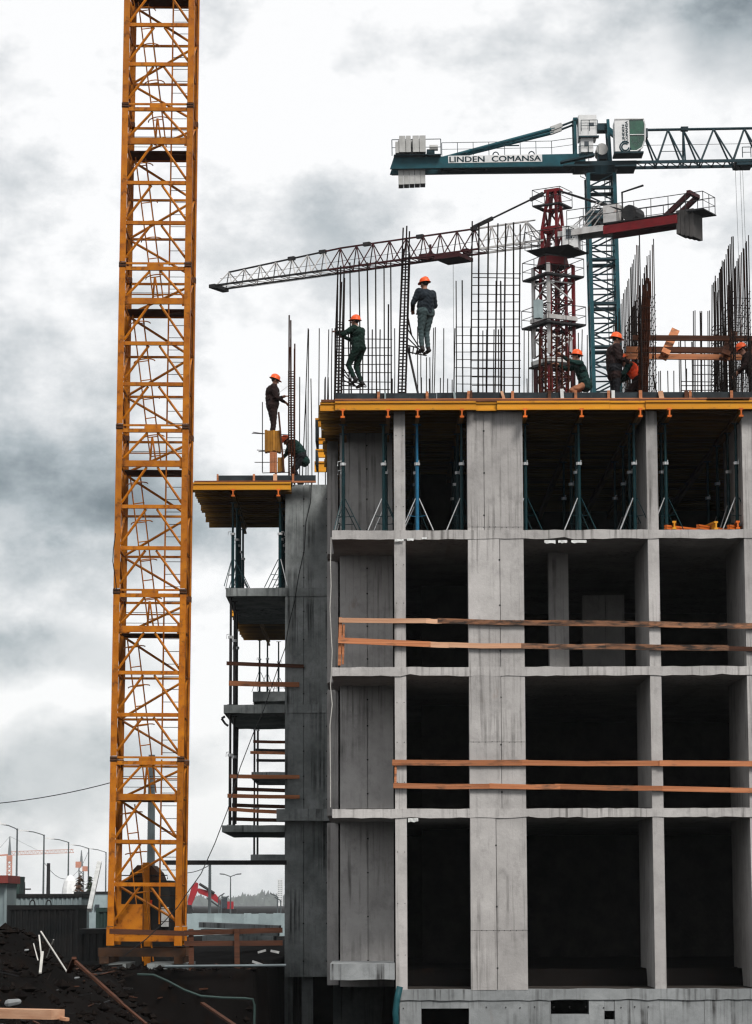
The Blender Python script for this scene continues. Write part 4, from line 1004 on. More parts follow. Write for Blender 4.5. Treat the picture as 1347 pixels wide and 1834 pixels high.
for i in range(4):
    a0, m0, t0 = mid[i]; a1, m1, t1 = mid[(i + 1) % 4]
    MB().beam(m0, m1, .16, .24).build('head_tie', 'crane_red', hd, True)
    MB().tube(a0, m1, .06, 5).build('head_brace', 'crane_red' if i % 2 else 'crane_darkred', hd, True)
    for (s_, e_) in ((.0, .5), (.5, 1.0)):
        p = m0.lerp(t0, s_); q = m1.lerp(t1, e_)
        MB().tube(p, q, .055, 5).build('head_brace', 'crane_red' if i % 2 else 'crane_darkred', hd, True)
        MB().tube(m0.lerp(t0, e_), q, .05, 5).build('head_brace', 'crane_red', hd, True)
MB().beam((-.5, 0, zA - .02), (.35, 0, zA - .02), .5, .16).build('head_cap', 'crane_red', hd, True)
zp = RZ(371)
for (a0, b0, a1, b1) in ((-.8, -.7, .8, -.45), (-.8, .45, .8, .7), (-.8, -.45, -.55, .45), (.55, -.45, .8, .45)): MB().box(a0, b0, zp - .04, a1, b1, zp + .04).build('head_platform', 'black_steel', hd, True)
rail_run(hd, [(-.8, -.7, zp), (.8, -.7, zp), (.8, .7, zp), (-.8, .7, zp), (-.8, -.7, zp)], .85, .02, 'black_steel', 1.0)
# cab sits to the right of the head as seen from the ground in front
cabc = (Matrix.Rotation(-yaw, 4, 'Z') @ Vector((.92, -.7, 0)))
cbb = empty('operator_cab', (0, 0, 0), parent=rc)
def cbx(name, m, x0, y0, z0, x1, y1, z1):
    b = MB().box(x0, y0, z0, x1, y1, z1); mr = Matrix.Rotation(-yaw + R(-12), 4, 'Z'); b.v = [tuple(mr @ Vector(v) + cabc) for v in b.v]; return b.build(name, m, cbb, True)
cbx('cab_body', 'white_paint', -.40, -.5, RZ(453), .40, .6, RZ(414)); cbx('cab_window', 'glass_dark', -.22, -.53, RZ(437), .12, -.49, RZ(420)); cbx('window_frame', 'white_paint', -.27, -.515, RZ(438.5), .17, -.495, RZ(418.5))
# jib lattice
jl = empty('jib', (0, 0, 0), parent=rc)
zl0 = zj - GZ
XJ = JL
def jm(x): return 'crane_white' if x < 4.6 else ('crane_darkred' if x < 11.2 else ('crane_white' if x > 13 else 'crane_darkred'))
def hgt(x): return 1.25 if x < XJ * .62 else 1.25 - .5 * (x - XJ * .62) / (XJ * .38) if x < XJ - .2 else .75
nbay = 19; bw_ = (XJ - 1.0) / nbay
zup = lambda x: zl0 + hgt(x)
for i in range(nbay):
    xa_, xb_ = 1.0 + i * bw_, 1.0 + (i + 1) * bw_; xm_ = (xa_ + xb_) / 2; m = jm(xm_); md = 'crane_darkred' if m == 'crane_darkred' else ('black_steel' if i > 8 else m)
    for y in (-.5, .5):
        MB().beam((xa_, y, zl0), (xb_, y, zl0), .09, .1).build('lower_chord', md, jl, True)
        MB().tube((xa_, y, zl0), (xm_, 0, zup(xm_)), .033, 4).build('web_diagonal', m, jl, True)
        MB().tube((xb_, y, zl0), (xm_, 0, zup(xm_)), .033, 4).build('web_diagonal', m, jl, True)
    MB().tube((xa_, -.5, zl0), (xb_, .5, zl0), .028, 4).build('bottom_lacing', m, jl, True)
    MB().tube((xb_, -.5, zl0), (xb_, .5, zl0), .03, 4).build('bottom_lacing', m, jl, True)
    if i < nbay - 1:
        xn = xm_ + bw_
        MB().tube((xm_, 0, zup(xm_)), (xn, 0, zup(xn)), .055, 5).build('upper_chord', m if i < 4 else md, jl, True)
for x in (4.6, 7.9, 11.2, 14.0, 16.0):
    if x < XJ: MB().box(x - .2, -.1, zup(x) - .1, x + .2, .1, zup(x) + .1).build('chord_joint', 'black_steel', jl, True)
MB().tube((1.0, 0, zup(1.6)), (1.0 + bw_ / 2, 0, zup(1)), .04, 4).build('upper_chord', 'crane_white', jl, True)
for y in (-.5, .5): MB().tube((.5, y, zl0 + .1), (1.0 + bw_ / 2, 0, zup(1)), .035, 4).build('web_diagonal', 'crane_white', jl, True); MB().beam((.3, y, zl0), (1, y, zl0), .09, .1).build('lower_chord', 'crane_white', jl, True)
MB().box(XJ - .05, -.7, zl0 - .15, XJ + .35, .7, zl0 + .05).build('jib_tip', 'black_steel', jl, True)
MB().tube((1, .1, zl0 + .55), (XJ, .1, zl0 + .45), .012, 4).build('trolley_rope', 'cable_black', jl, True)
MB().tube((6.2, 0, zl0 - .2), (XJ - 2, 0, zl0 - .22), .009, 4).build('slack_rope', 'cable_black', jl, True)
# tie from the head to the jib
xt = 4.75
MB().tube((.3, 0, zA), (xt, 0, zup(xt) + .05), .05, 6).build('tie_bar', 'black_steel', jl, True)
for (a_, b_) in ((.05, .22), (.72, .98)):
    p = Vector((.3, 0, zA)); q = Vector((xt, 0, zup(xt) + .05)); MB().beam(p.lerp(q, a_), p.lerp(q, b_), .1, .2).build('tie_link', 'black_steel', jl, True)
trl = empty('trolley', (0, 0, 0), parent=rc)
MB().box(5.1, -.75, zl0 - .32, 6.6, .75, zl0 - .12).build('trolley_frame', 'crane_darkred', trl, True)
MB().box(5.3, -.8, zl0 + .05, 5.6, -.5, zl0 + .4).build('trolley_motor', 'crane_darkred', trl, True)
MB().box(7.3, -.6, zl0 + .05, 8.1, -.2, zl0 + .35).build('drive_box', 'crane_darkred', trl, True)
MB().tube((7.5, -.4, zl0 + .3), (7.5, -.4, zl0 + .85), .07, 5).build('drive_post', 'crane_darkred', trl, True)
MB().tube((5.9, 0, zl0 - .3), (5.9, 0, 9.0), .012, 4).build('hoist_rope', 'cable_black', trl, True); MB().box(5.7, -.15, 8.3, 6.1, .15, 9.0).build('hook_block', 'crane_darkred', trl, True)
# counter jib
kj = empty('counter_jib', (0, 0, 0), parent=rc)
RL = 3.0
while RL < 20:
    v = RM.inverted() @ (Vector((hub.x, hub.y, zj)) - rd * RL - CAM)
    if PW / 2 - F * v.x / v.z > 1250: break
    RL += .05
za_ = zl0 + .05
for y in (-.55, .55):
    MB().beam((-.6, y, za_ + .1), (-3.2, y, za_ + .12), .14, .3).build('girder', 'crane_white', kj, True)
    MB().beam((-3.2, y, za_), (-RL + .9, y, za_ + .06), .16, .44).build('girder', 'crane_red', kj, True)
MB().box(-RL + .8, -.6, za_ + .32, -3.0, .6, za_ + .38).build('walkway', 'black_steel', kj, True)
MB().box(-3.1, -.5, za_ + .25, -1.0, .5, za_ + .32).build('walkway', 'crane_white', kj, True)
rail_run(kj, [(-1.2, -.75, za_ + .35), (-RL - .6, -.75, za_ + .35)], .9, .022, 'black_steel', 1.0)
rail_run(kj, [(-1.2, .75, za_ + .35), (-RL - .6, .75, za_ + .35), (-RL - .6, -.75, za_ + .35)], .9, .022, 'black_steel', 1.0)
MB().box(-RL - .65, -.8, za_ + .3, -RL + .3, .8, za_ + .36).build('walkway', 'black_steel', kj, True)
for y in (-.45, .45):
    MB().tube((-.3, y * .3, zA), (-4.9, y, za_ + .65), .05, 6).build('tie_bar', 'black_steel', kj, True)
    for (a_, b_) in ((-1.4, -2.8), (-1.1, -3.1), (-1.9, -3.0)): MB().tube((a_, y, za_ + .3), (b_, y, za_ + 1.55), .03, 4).build('stay', 'crane_white', kj, True)
    MB().beam((-RL + 1.6, y, za_ + .3), (-RL + .2, y, za_ + 1.35), .2, .24).build('end_frame', 'crane_darkred', kj, True)
MB().beam((-RL + .25, -.6, za_ + 1.35), (-RL + .25, .6, za_ + 1.35), .2, .2).build('end_frame', 'crane_darkred', kj, True)
MB().box(-3.9, -.4, za_ + .35, -3.1, .4, za_ + 1.35).build('switch_cabinet', 'crane_white', kj, True)
MB().tube((-4.6, -.5, za_ + .75), (-4.6, .5, za_ + .75), .42, 12).build('hoist_drum', 'black_steel', kj, True)
MB().path([(-4.0, 0, za_ + .4), (-4.0, 0, za_ + 2.0), (-5.2, 0, za_ + 2.2)], .06).build('service_davit', 'black_steel', kj, True)
for i in range(4):
    MB().box(-RL + .02 + i * .24, -.55, za_ - .95 + i * .08, -RL + .24 + i * .24, .55, za_ + .5).build('counterweight_slab', 'dark_block', kj, True)

# ================================================================== REINFORCEMENT
def bar(p, q, r, par, m='rebar', name='bar', n=5): return MB().tube(p, q, r, n).build(name, m, par)
def grid_cage(label, Y, verts, hors, xr, m='rebar', r=.019, hr=.011, dY=.0):
    t = thing('rebar_cage', label, 'rebar', (xa(sum(v[0] for v in verts) / len(verts), Y, 700), Y, ZD), group='rebar cages on the roof')
    for v in verts:
        x, ytop = v[0], v[1]; xb = v[2] if len(v) > 2 else x
        y_ = Y + jit(.02) + (dY if len(v) > 3 else 0)
        p = at(x, ytop, y_); q = at(xb, 705, y_); q.z = ZD - .02
        d = (p - q); q2 = q + d * .45 + Vector((jit(.012), 0, 0))
        MB().path([q, q2, p], r * random.uniform(.85, 1.1)).build('upright_bar', m, t)
    for (y, x0, x1) in hors:
        a = at(x0 + jit(1), y + jit(.8), Y - .035); b = at(x1 + jit(1.5), y + jit(1.2), Y - .035)
        bar(a, b, hr, t, m, 'cross_bar')
    return t
def col_cage(label, Y, xb, xt, ytop, ytie, w_, d_, nb, tie, m='rebar', r=.02, zb=None, wob=.02, tops=None):
    """tall narrow column cage: bars on a rectangle with closely spaced ties"""
    zb = ZD if zb is None else zb
    b0 = at(xb, 705, Y); b0.z = zb - .02; t0 = at(xt, ytop, Y)
    T = thing('rebar_cage', label, 'rebar', b0, group='rebar cages on the roof')
    lean = (t0 - b0); H = lean.z
    offs = []
    for i in range(nb):
        f = i / max(1, nb - 1)
        offs += [Vector(((f - .5) * w_, -d_ / 2, 0)), Vector(((f - .5) * w_, d_ / 2, 0))]
    for i, o in enumerate(offs):
        k = (tops[i % len(tops)] if tops else random.uniform(.86, 1.0))
        pts = [b0 + o, b0 + o + lean * (k * .5) + Vector((jit(wob), jit(wob), 0)), b0 + o * random.uniform(.85, 1.05) + lean * k + Vector((jit(wob), 0, 0))]
        MB().path(pts, r).build('upright_bar', m, T)
    z = .06; ht = za(ytie, Y) - b0.z
    while z < ht:
        c = b0 + lean * (z / H); a, e = w_ / 2 + .015, d_ / 2 + .015
        tw = jit(.012)
        MB().path([c + Vector((-a, -e, tw)), c + Vector((a, -e, -tw)), c + Vector((a, e, tw)), c + Vector((-a, e, 0)), c + Vector((-a, -e - .005, tw))], .0095, 4).build('tie_hoop', m, T)
        z += tie * random.uniform(.85, 1.15)
    return T
GY = 64.0
# grid by the climbing worker
grid_cage('rebar grid with tall bars behind the climbing worker', GY + .6,
    [(627, 470, 630), (643, 468, 645), (658, 470, 660), (673, 468, 675), (688, 480, 690), (700, 470, 701), (616, 590, 616), (624, 592, 625), (650, 590), (667, 590, 666), (681, 590), (696, 545, 695)],
    [(607, 613, 703), (624, 614, 702), (637, 615, 702), (653, 612, 701), (668, 613, 703), (684, 612, 700), (698, 612, 700)], None)
# tall grid in the middle
grid_cage('tall rebar grid with seven long bars beside the red crane', GY,
    [(846, 396, 843), (858, 400, 856), (875, 398, 871), (892, 400, 886), (906, 400, 903), (920, 398, 919), (932, 402, 930), (889, 503, 886), (897, 503, 897)],
    [(490, 845, 933), (497, 846, 932)] + [(512 + 14.8 * i, 845, 932) for i in range(13)], None, r=.021)
grid_cage('low rebar grid left of and behind the tall middle grid', GY + 1.8,
    [(817, 503, 817), (828, 502, 829), (815, 588, 812), (843, 588), (857, 588), (872, 590, 871), (885, 590, 884), (899, 588, 899), (865, 592), (893, 590)],
    [(586 + 14.6 * i, 816, 899) for i in range(9)], None, r=.016, hr=.009)
col_cage('tall narrow ladder-like column cage left of the worker in jeans', GY, 719, 729, 402, 455, .17, .30, 3, .075, tops=(.86, .99, .80, 1.0, .84, .97))
col_cage('narrow column cage held by the climbing worker', GY - .3, 605, 612, 478, 575, .15, .28, 3, .075, tops=(.96, .88, 1.0, .9, .98, .93))
ZWD2 = ZWD + .01
col_cage('dense rusty column cage on the set-back wing', YW + .1, 523, 522, 566, 665, .15, .26, 3, .07, 'rebar_rust', .022, ZWD2, .025, tops=(1.0, .82, .86, .98, .8, .84))
# starter bars
def starters(label, Y, bars, zb=None, r=.013):
    zb = ZD if zb is None else zb
    t = thing('starter_bars', label, 'rebar', (xa(bars[0][0], Y, 700), Y, zb), group='starter bars on the roof')
    for b in bars:
        x, yt = b[0], b[1]; xb = b[2] if len(b) > 2 else x
        p = at(x, yt, Y + jit(.15)); q = at(xb, 705, p.y); q.z = zb - .02
        MB().path([q, q.lerp(p, .5) + Vector((jit(.012), 0, 0)), p], r).build('upright_bar', 'rebar', t)
    return t
starters('sparse starter bars standing behind the column cage on the wing', YW + .6, [(537, 675, 537), (552, 588, 541), (553, 590, 552), (557, 678, 559), (572, 588, 570), (548, 700, 548), (583, 675)], ZWD2, .015)
starters('thin starter bars at the left corner of the main roof', 65.0, [(589, 590, 586), (595, 588, 594), (582, 678), (588, 676), (608, 640), (600, 588, 599)])
starters('thin starter bars between the narrow cage and the worker in jeans', 65.2, [(707, 588, 706), (728, 640), (748, 585, 749), (754, 590, 755), (703, 678), (755, 676), (764, 640, 764)])
starters('scattered starter bars right of the worker in jeans', 65.2, [(777, 587, 773), (780, 586, 776), (795, 588, 793), (769, 678), (789, 677), (802, 678), (770, 640, 771), (810, 680)])
starters('thin starter bars around the foot of the red crane', 65.6, [(939, 590, 938), (947, 585), (952, 588, 953), (944, 678), (1023, 590), (1029, 620, 1030), (1043, 590, 1041), (1052, 600, 1052), (1036, 596, 1036), (966, 600), (973, 640)])
starters('pairs of starter bars under the raised wooden beams', 66.5, [(1180, 665), (1183, 664), (1196, 664), (1207, 664), (1216, 612, 1219), (1227, 610, 1228), (1239, 612, 1240), (1230, 660), (1250, 640), (1262, 630)])
starters('tall thin starter bars left of the slim cage at the right', 67.5, [(1242, 557, 1243), (1245, 556), (1254, 557, 1255), (1257, 557), (1268, 557, 1268), (1271, 556), (1295, 556), (1298, 556), (1285, 600)])
# wall reinforcement standing over the cross walls
def wall_cage(label, X0, X1, ya, yb, step, htop, hfar, tie, tietop, m='rebar', r=.018):
    t = thing('rebar_cage', label, 'rebar', ((X0 + X1) / 2, ya, ZD), group='rebar cages on the roof')
    y = ya
    while y < yb:
        f = (y - ya) / (yb - ya)
        for X in (X0, X1):
            h = (htop + (hfar - htop) * f) * random.uniform(.97, 1.01)
            MB().path([(X, y + jit(.03), ZD - .02), (X + jit(.006), y + jit(.02), ZD + h * .5), (X + jit(.012), y + jit(.02), ZD + h)], r * random.uniform(.8, 1.15)).build('upright_bar', m if random.random() < .9 else 'rebar_rust', t)
        y += step * random.uniform(.8, 1.2)
    for X in (X0 - .02, X1 + .02):
        z = .12; i = 0
        while z < tietop:
            bar((X, ya - .05, ZD + z + jit(.01)), (X, ya + (yb - ya) * min(1, (1.25 - z / tietop * .75)), ZD + z + jit(.02)), .008, t, m, 'cross_bar', 4); z += tie
    for i in range(4):
        y = ya + (yb - ya) * i / 5; z = .15
        while z < tietop:
            bar((X0, y, ZD + z), (X1, y, ZD + z + jit(.03)), .007, t, m, 'link_bar', 4); z += tie * 1.4
    return t
wall_cage('dense rusty wall reinforcement tapering left behind the dark coated worker', xC0 - .02, xC1 + .05, 63.55, 71.2, .36, 4.0, 3.3, .19, 2.6, 'rebar', .014)
wall_cage('dense wall reinforcement at the right edge of the roof', xD0 - .03, xD1 + .06, 63.6, 67.6, .24, 4.05, 3.7, .17, 2.7, 'rebar', .015)
col_cage('rusty brown column cage beside the worker in the orange vest', 63.75, 1150, 1158, 500, 545, .16, .3, 4, .11, 'rebar_rust', .022)
col_cage('slim dark column cage between the two wall reinforcements', 68.0, 1281, 1283, 488, 585, .16, .5, 3, .12, 'rebar', .016)
grid_cage('low rebar grid crossing behind the slim dark cage', 67.0, [(1219, 610), (1240, 612), (1255, 560), (1281, 600), (1300, 612), (1310, 560)], [(655, 1240, 1312), (670, 1240, 1312), (684, 1219, 1312), (690, 1219, 1312), (699, 1219, 1312)], None, r=.016)
col_cage('rusty bundle of column bars in front of the red crane foot', 63.9, 992, 993, 585, 640, .66, .3, 6, .4, 'rebar_rust', .018)

# raised timber frame among the wall reinforcement
tf = thing('raised_timber_frame', 'dark horizontal beams with slanting yellow boards raised between the right cages', 'formwork', at(1240, 700, 64.6))
for (x0, y0, x1, y1, h_, m) in ((1133, 605, 1420, 607, .12, 'wood_dark'), (1122, 626, 1420, 629, .14, 'wood_dark'), (1113, 638, 1420, 641, .13, 'wood_orange')):
    MB().beam(at(x0, y0, 64.6), at(x1, y1, 64.6), .1, h_).build('beam', m, tf)
    if y0 > 620: MB().beam(at(x0, y0, 64.54), at(x0 + 26, y0, 64.54), .03, h_).build('pale_board', 'wood_orange', tf)
for (xb, yb, xt, yt, m, yy) in ((1189, 638, 1208, 595, 'wood_orange', 64.48), (1297, 640, 1312, 598, 'wood_dark', 64.48)):
    MB().hbeam(at(xb, yb, yy), at(xt, yt, yy + .8), .2, .2, .05, .05, (0, 1, 0)).build('slanting_beam', m, tf)
for x in (1147, 1345, 1400):
    MB().beam(at(x, 607, 64.7), Vector((at(x, 607, 64.7).x, 64.7, ZD)), .1, .1, (0, 1, 0)).build('post', 'wood_dark', tf)
tag(MB().beam(Vector((xa(1178, 63.3, 700), 63.3, ZD + .02)), at(1170, 672, 63.9), .03, .03).build('leaning_rod', 'rebar'), 'thin rod leaning on the rusty cage above the front rim', 'rod')
# bracing leg of the tall cage and the rebar step the worker stands on
st = thing('cage_step', 'small welded rebar step hooked on the tall narrow cage under the worker', 'step', at(752, 630, GY - .1))
def P_(x, y, dy=0): return at(x, y, GY - .1 + dy)
for a, b in (((730, 589), (751, 622)), ((731, 606), (757, 632)), ((729, 618), (745, 622)), ((745, 622), (765, 634)), ((729, 630), (764, 637)), ((734, 620), (734, 632)), ((741, 621), (739, 634)), ((748, 624), (745, 635))):
    for dy in (0, .22): bar(P_(*a, dy), P_(*b, dy), .015, st, 'rebar', 'rod', 4)
for a in ((751, 622), (757, 632), (764, 637), (745, 635)): bar(P_(*a, 0), P_(*a, .22), .015, st, 'rebar', 'rod', 4)
st2 = thing('cage_step', 'small welded rebar step under the boots of the climbing worker', 'step', at(645, 690, GY - .2))
def P2(x, y, dy=0): return at(x, y, GY - .3 + dy)
for a, b in (((612, 655), (634, 690)), ((613, 668), (640, 694)), ((613, 690), (656, 693)), ((613, 680), (634, 690)), ((628, 683), (656, 690))):
    for dy in (0, .22): bar(P2(*a, dy), P2(*b, dy), .014, st2, 'rebar', 'rod', 4)
for a in ((634, 690), (656, 692), (640, 694)): bar(P2(*a, 0), P2(*a, .22), .014, st2, 'rebar', 'rod', 4)
brc = thing('steel_brace', 'slanting steel brace propping the tall narrow cage on the roof', 'brace', at(748, 705, GY))
bar(at(730, 620, GY), at(749, 706, GY - .1), .028, brc, 'black_steel', 'strut', 7); bar(at(731, 570, GY), at(737, 600, GY), .02, brc, 'rebar', 'clamp', 5)

# yellow trestle of short boards on the wing, with crossing rods
tr_ = thing('board_trestle', 'stacked yellow board trestle under the worker on the wing', 'trestle', at(490, 846, YW + .1))
for (x0, y0, x1, y1, d_, m) in ((474, 771, 503, 808, .3, 'trestle_wood'), (483, 808, 496, 846, .2, 'wood_orange'), (497, 820, 509, 845, .2, 'trestle_wood')):
    n_ = max(1, round((x1 - x0) / 5))
    for i in range(n_):
        a, b = at(x0 + (x1 - x0) * i / n_, y0 + jit(1.5), YW), at(x0 + (x1 - x0) * (i + 1) / n_, y1 + jit(1.5), YW)
        MB().box(a.x + .002, YW + jit(.02), max(b.z, ZWD), b.x - .004, YW + d_, a.z).build('board', m, tr_)
bar(at(499, 738, YW - .06), at(509, 846, YW - .06), .025, tr_, 'wood_dark', 'leg', 4); bar(at(470, 720, YW + .4), at(470, 846, YW + .4), .013, tr_, 'rebar', 'rod', 4)
for (x0, y0, x1, y1) in ((451, 776, 521, 779), (453, 774, 518, 783), (460, 806, 520, 810), (463, 809, 521, 805), (456, 828, 500, 828), (470, 847, 520, 846)):
    bar(at(x0, y0, YW + .25), at(x1, y1, YW + .25), .011, tr_, 'rebar', 'rod', 4)

# ================================================================== WORKERS
def capsule(mb, p, q, r1, r2, seg=10, rings=3):
    p = Vector(p); q = Vector(q); d = q - p; ln = d.length
    d = d / ln if ln > 1e-5 else Vector((0, 0, 1))
    u = Vector((0, 0, 1)) if abs(d.z) < .9 else Vector((0, 1, 0)); a = d.cross(u).normalized(); b = a.cross(d)
    prof = [(-r1 * math.cos(t), r1 * math.sin(t), p) for t in [math.pi / 2 * (k + .35) / (rings + .35) for k in range(rings + 1)]] + \
           [(r2 * math.sin(t), r2 * math.cos(t), q) for t in [math.pi / 2 * k / (rings + .35) for k in range(rings + 1)]]
    vs = []
    for (h, rr, c) in prof:
        for j in range(seg):
            t = 2 * math.pi * j / seg; vs.append(c + d * h + a * (rr * math.cos(t)) + b * (rr * math.sin(t)))
    n = len(prof); fs = [(i * seg + j, i * seg + (j + 1) % seg, (i + 1) * seg + (j + 1) % seg, (i + 1) * seg + j) for i in range(n - 1) for j in range(seg)]
    fs += [tuple(range(seg))[::-1], tuple(range((n - 1) * seg, n * seg))]
    mb.add(vs, fs)
STAND = dict(pelvis=(0, 0, .94), waist=(0, 0, 1.10), chest=(0, .01, 1.32), neck=(0, .0, 1.47), head=(0, .035, 1.63),
             sl=(-.195, 0, 1.41), sr=(.195, 0, 1.41), el=(-.27, 0, 1.13), er=(.27, 0, 1.13), hl=(-.27, .06, .88), hr=(.27, .06, .88),
             tl=(-.095, 0, .92), tr=(.095, 0, .92), kl=(-.10, .02, .50), kr=(.10, .02, .50), al=(-.10, -.02, .09), ar=(.10, -.02, .09), look=(0, 1, -.1))
def person(label, loc, yaw, pose, cols, coat=0.0, scale=1.0, gloves=False, bulk=1.0, collar=None, vest=None):
    J = {k: Vector(v) for k, v in {**STAND, **pose}.items()}
    jk, ts, bt = cols
    mats = [jk, ts, 'skin', bt, 'glove' if gloves else 'skin', 'hair'] + ([collar or 'skin', vest or jk])
    caps = []
    def c(p, q, r1, r2, m): caps.append((Vector(p), Vector(q), r1, r2, m))
    up = (J['neck'] - J['pelvis']).normalized(); side = (J['sr'] - J['sl']).normalized(); fw = up.cross(side) * -1
    fw = side.cross(up) * -1 if fw.length < .1 else fw
    B = bulk
    hs = (J['tr'] - J['tl']).normalized()
    c(J['pelvis'] - hs * .075 + up * .02, J['pelvis'] + hs * .075 + up * .02, .125 * B, .125 * B, 1)
    V = 7 if vest else 0
    c(J['waist'] - side * .07, J['waist'] + side * .07, .122 * B, .122 * B, V)
    c(J['pelvis'] + up * .05, J['waist'], .135 * B, .14 * B, 0)
    c(J['chest'] - side * .085, J['chest'] + side * .085, .125 * B, .125 * B, V)
    c(J['waist'], J['chest'], .145 * B, .145 * B, V)
    c(J['sl'].lerp(J['sr'], .15), J['sl'].lerp(J['sr'], .85), .085, .085, 0)
    c(J['chest'], J['neck'] - up * .03, .12, .075, 0)
    c(J['neck'] - up * .04, J['head'] - up * .06, .058, .056, 2)
    lk = J['look'].normalized(); hup = (up * .5 + Vector((0, 0, 1)) * .5); hup = (hup - lk * hup.dot(lk)).normalized(); hs_ = lk.cross(hup)
    H = J['head']
    c(H + hup * .03 - lk * .012, H + hup * .045 + lk * .01, .092, .09, 5)
    c(H - hup * .02 + lk * .015, H - hup * .085 + lk * .045, .078, .052, 2)
    c(H + lk * .085 - hup * .0, H + lk * .112 - hup * .032, .012, .018, 2)
    c(H + lk * .075 - hup * .072 - hs_ * .02, H + lk * .075 - hup * .072 + hs_ * .02, .012, .012, 2)
    for s_ in (-1, 1):
        c(H + hs_ * (.083 * s_) - hup * .0, H + hs_ * (.086 * s_) - hup * .035, .017, .013, 2)
        c(H + lk * .078 + hs_ * (.032 * s_) + hup * .012, H + lk * .08 + hs_ * (.034 * s_) + hup * .012, .011, .011, 5)
    for s_, S, E_, Hn in ((-1, 'sl', 'el', 'hl'), (1, 'sr', 'er', 'hr')):
        c(J[S], J[E_], .078 * B, .060, 0); c(J[E_], J[Hn], .060, .046, 0)
        d = (J[Hn] - J[E_]).normalized(); lat = d.cross(Vector((0, 0, 1))); lat = lat.normalized() if lat.length > .2 else side
        nrm = lat.cross(d)
        c(J[Hn], J[Hn] + d * .07, .036, .038, 4)
        for f in range(4):
            o = lat * ((f - 1.5) * .021); L1 = (.045, .052, .048, .036)[f]
            k1 = J[Hn] + d * (.10 + .0) + o; k2 = k1 + d * L1 - nrm * .012; k3 = k2 + d * (L1 * .5) - nrm * .03
            c(J[Hn] + d * .06 + o, k1, .0125, .0125, 4); c(k1, k2, .0125, .0115, 4); c(k2, k3, .0115, .011, 4)
        th = J[Hn] + d * .03 - lat * .04; c(J[Hn] + d * .01 - lat * .02, th, .018, .015, 4); c(th, th + d * .05 - lat * .012 - nrm * .012, .014, .012, 4)
    for T, K, A in (('tl', 'kl', 'al'), ('tr', 'kr', 'ar')):
        c(J[T], J[K], .098 * B, .07, 1); c(J[K], J[A] + (J[K] - J[A]).normalized() * .06, .07, .056, 1)
        kd = (J[K] - J[A]).normalized(); fwd = Vector((0, 1, 0)); fd = (fwd - kd * fwd.dot(kd)).normalized()
        if pose.get('foot'): fd = Vector(pose['foot']).normalized()
        c(J[A] + kd * .06, J[A] - kd * .02 - fd * .02, .055, .05, 3); c(J[A] - kd * .035 - fd * .04, J[A] - kd * .045 + fd * .15, .045, .04, 3)
    if coat:
        c(J['pelvis'] + up * .06 - hs * .08, J['pelvis'] - up * coat - hs * .09, .13, .135, 0); c(J['pelvis'] + up * .06 + hs * .08, J['pelvis'] - up * coat + hs * .09, .13, .135, 0)
    if collar: c(J['neck'] - up * .035 - side * .03, J['neck'] - up * .035 + side * .03, .075, .075, 6)
    b = MB()
    for (p, q, r1, r2, m) in caps: capsule(b, p, q, r1, r2)
    me = b.mesh('tmp', 'skin'); o = bpy.data.objects.new('tmp', me); COL.objects.link(o)
    md = o.modifiers.new('r', 'REMESH'); md.mode = 'VOXEL'; md.voxel_size = .0115
    sm = o.modifiers.new('s', 'SMOOTH'); sm.factor = .5; sm.iterations = 3
    bpy.context.view_layer.update()
    body = bpy.data.meshes.new_from_object(o.evaluated_get(bpy.context.evaluated_depsgraph_get()))
    bpy.data.objects.remove(o)
    body.name = 'person'; body.materials.clear()
    for m in mats: body.materials.append(MATS[m])
    nf = len(body.polygons); ctr = np.empty(nf * 3); body.polygons.foreach_get('center', ctr); ctr = ctr.reshape(-1, 3)
    best = np.full(nf, 1e9); idx = np.zeros(nf, dtype=np.int32)
    for (p, q, r1, r2, m) in caps:
        P = np.array(p); D = np.array(q - p); dd = D @ D + 1e-9
        t = np.clip(((ctr - P) @ D) / dd, 0, 1); dist = np.linalg.norm(ctr - P - t[:, None] * D, axis=1) - (r1 + (r2 - r1) * t)
        k_ = dist < best; best[k_] = dist[k_]; idx[k_] = m
    body.polygons.foreach_set('material_index', idx); body.polygons.foreach_set('use_smooth', [True] * nf)
    # cloth creases
    nv = len(body.vertices); co = np.empty(nv * 3); body.vertices.foreach_get('co', co); co = co.reshape(-1, 3)
    nn = np.empty(nv * 3); body.vertices.foreach_get('normal', nn); nn = nn.reshape(-1, 3)
    ph = random.uniform(0, 9)
    wv = np.sin(co[:, 2] * 62 + np.sin(co[:, 0] * 24 + ph) * 2.2 + np.sin(co[:, 1] * 19 + ph) * 2) * np.sin(co[:, 0] * 21 + co[:, 2] * 13 + ph)
    msk = (co[:, 2] < H.z - .2).astype(float)
    co += nn * (wv * .006 * msk)[:, None]; body.vertices.foreach_set('co', co.ravel()); body.update()
    root = link('person', body); root.matrix_basis = Matrix.Translation(Vector(loc)) @ Matrix.Rotation(yaw, 4, 'Z') @ Matrix.Scale(scale, 4)
    tag(root, label, 'person', 'workers on the roof')
    # hard hat: shell with ridge, brim and peak
    hm = MB(); rings = []; c0 = H + hup * .045 - lk * .008
    for (zz, rr) in ((-.012, .142), (-.018, .138), (-.012, .118), (.02, .117), (.06, .106), (.095, .078), (.115, .04), (.121, .006)):
        rg = []
        for j in range(20):
            t = 2 * math.pi * j / 20; ct, st_ = math.cos(t), math.sin(t)
            pk = .035 * max(0, ct) ** 3 if zz <= -.012 and rr > .13 else 0
            rg.append(c0 + hup * (zz - pk * .35) + lk * ((rr * 1.12 + pk) * ct) + hs_ * (rr * st_))
        rings.append(rg)
    vs = [v for rg in rings for v in rg]; n = 20
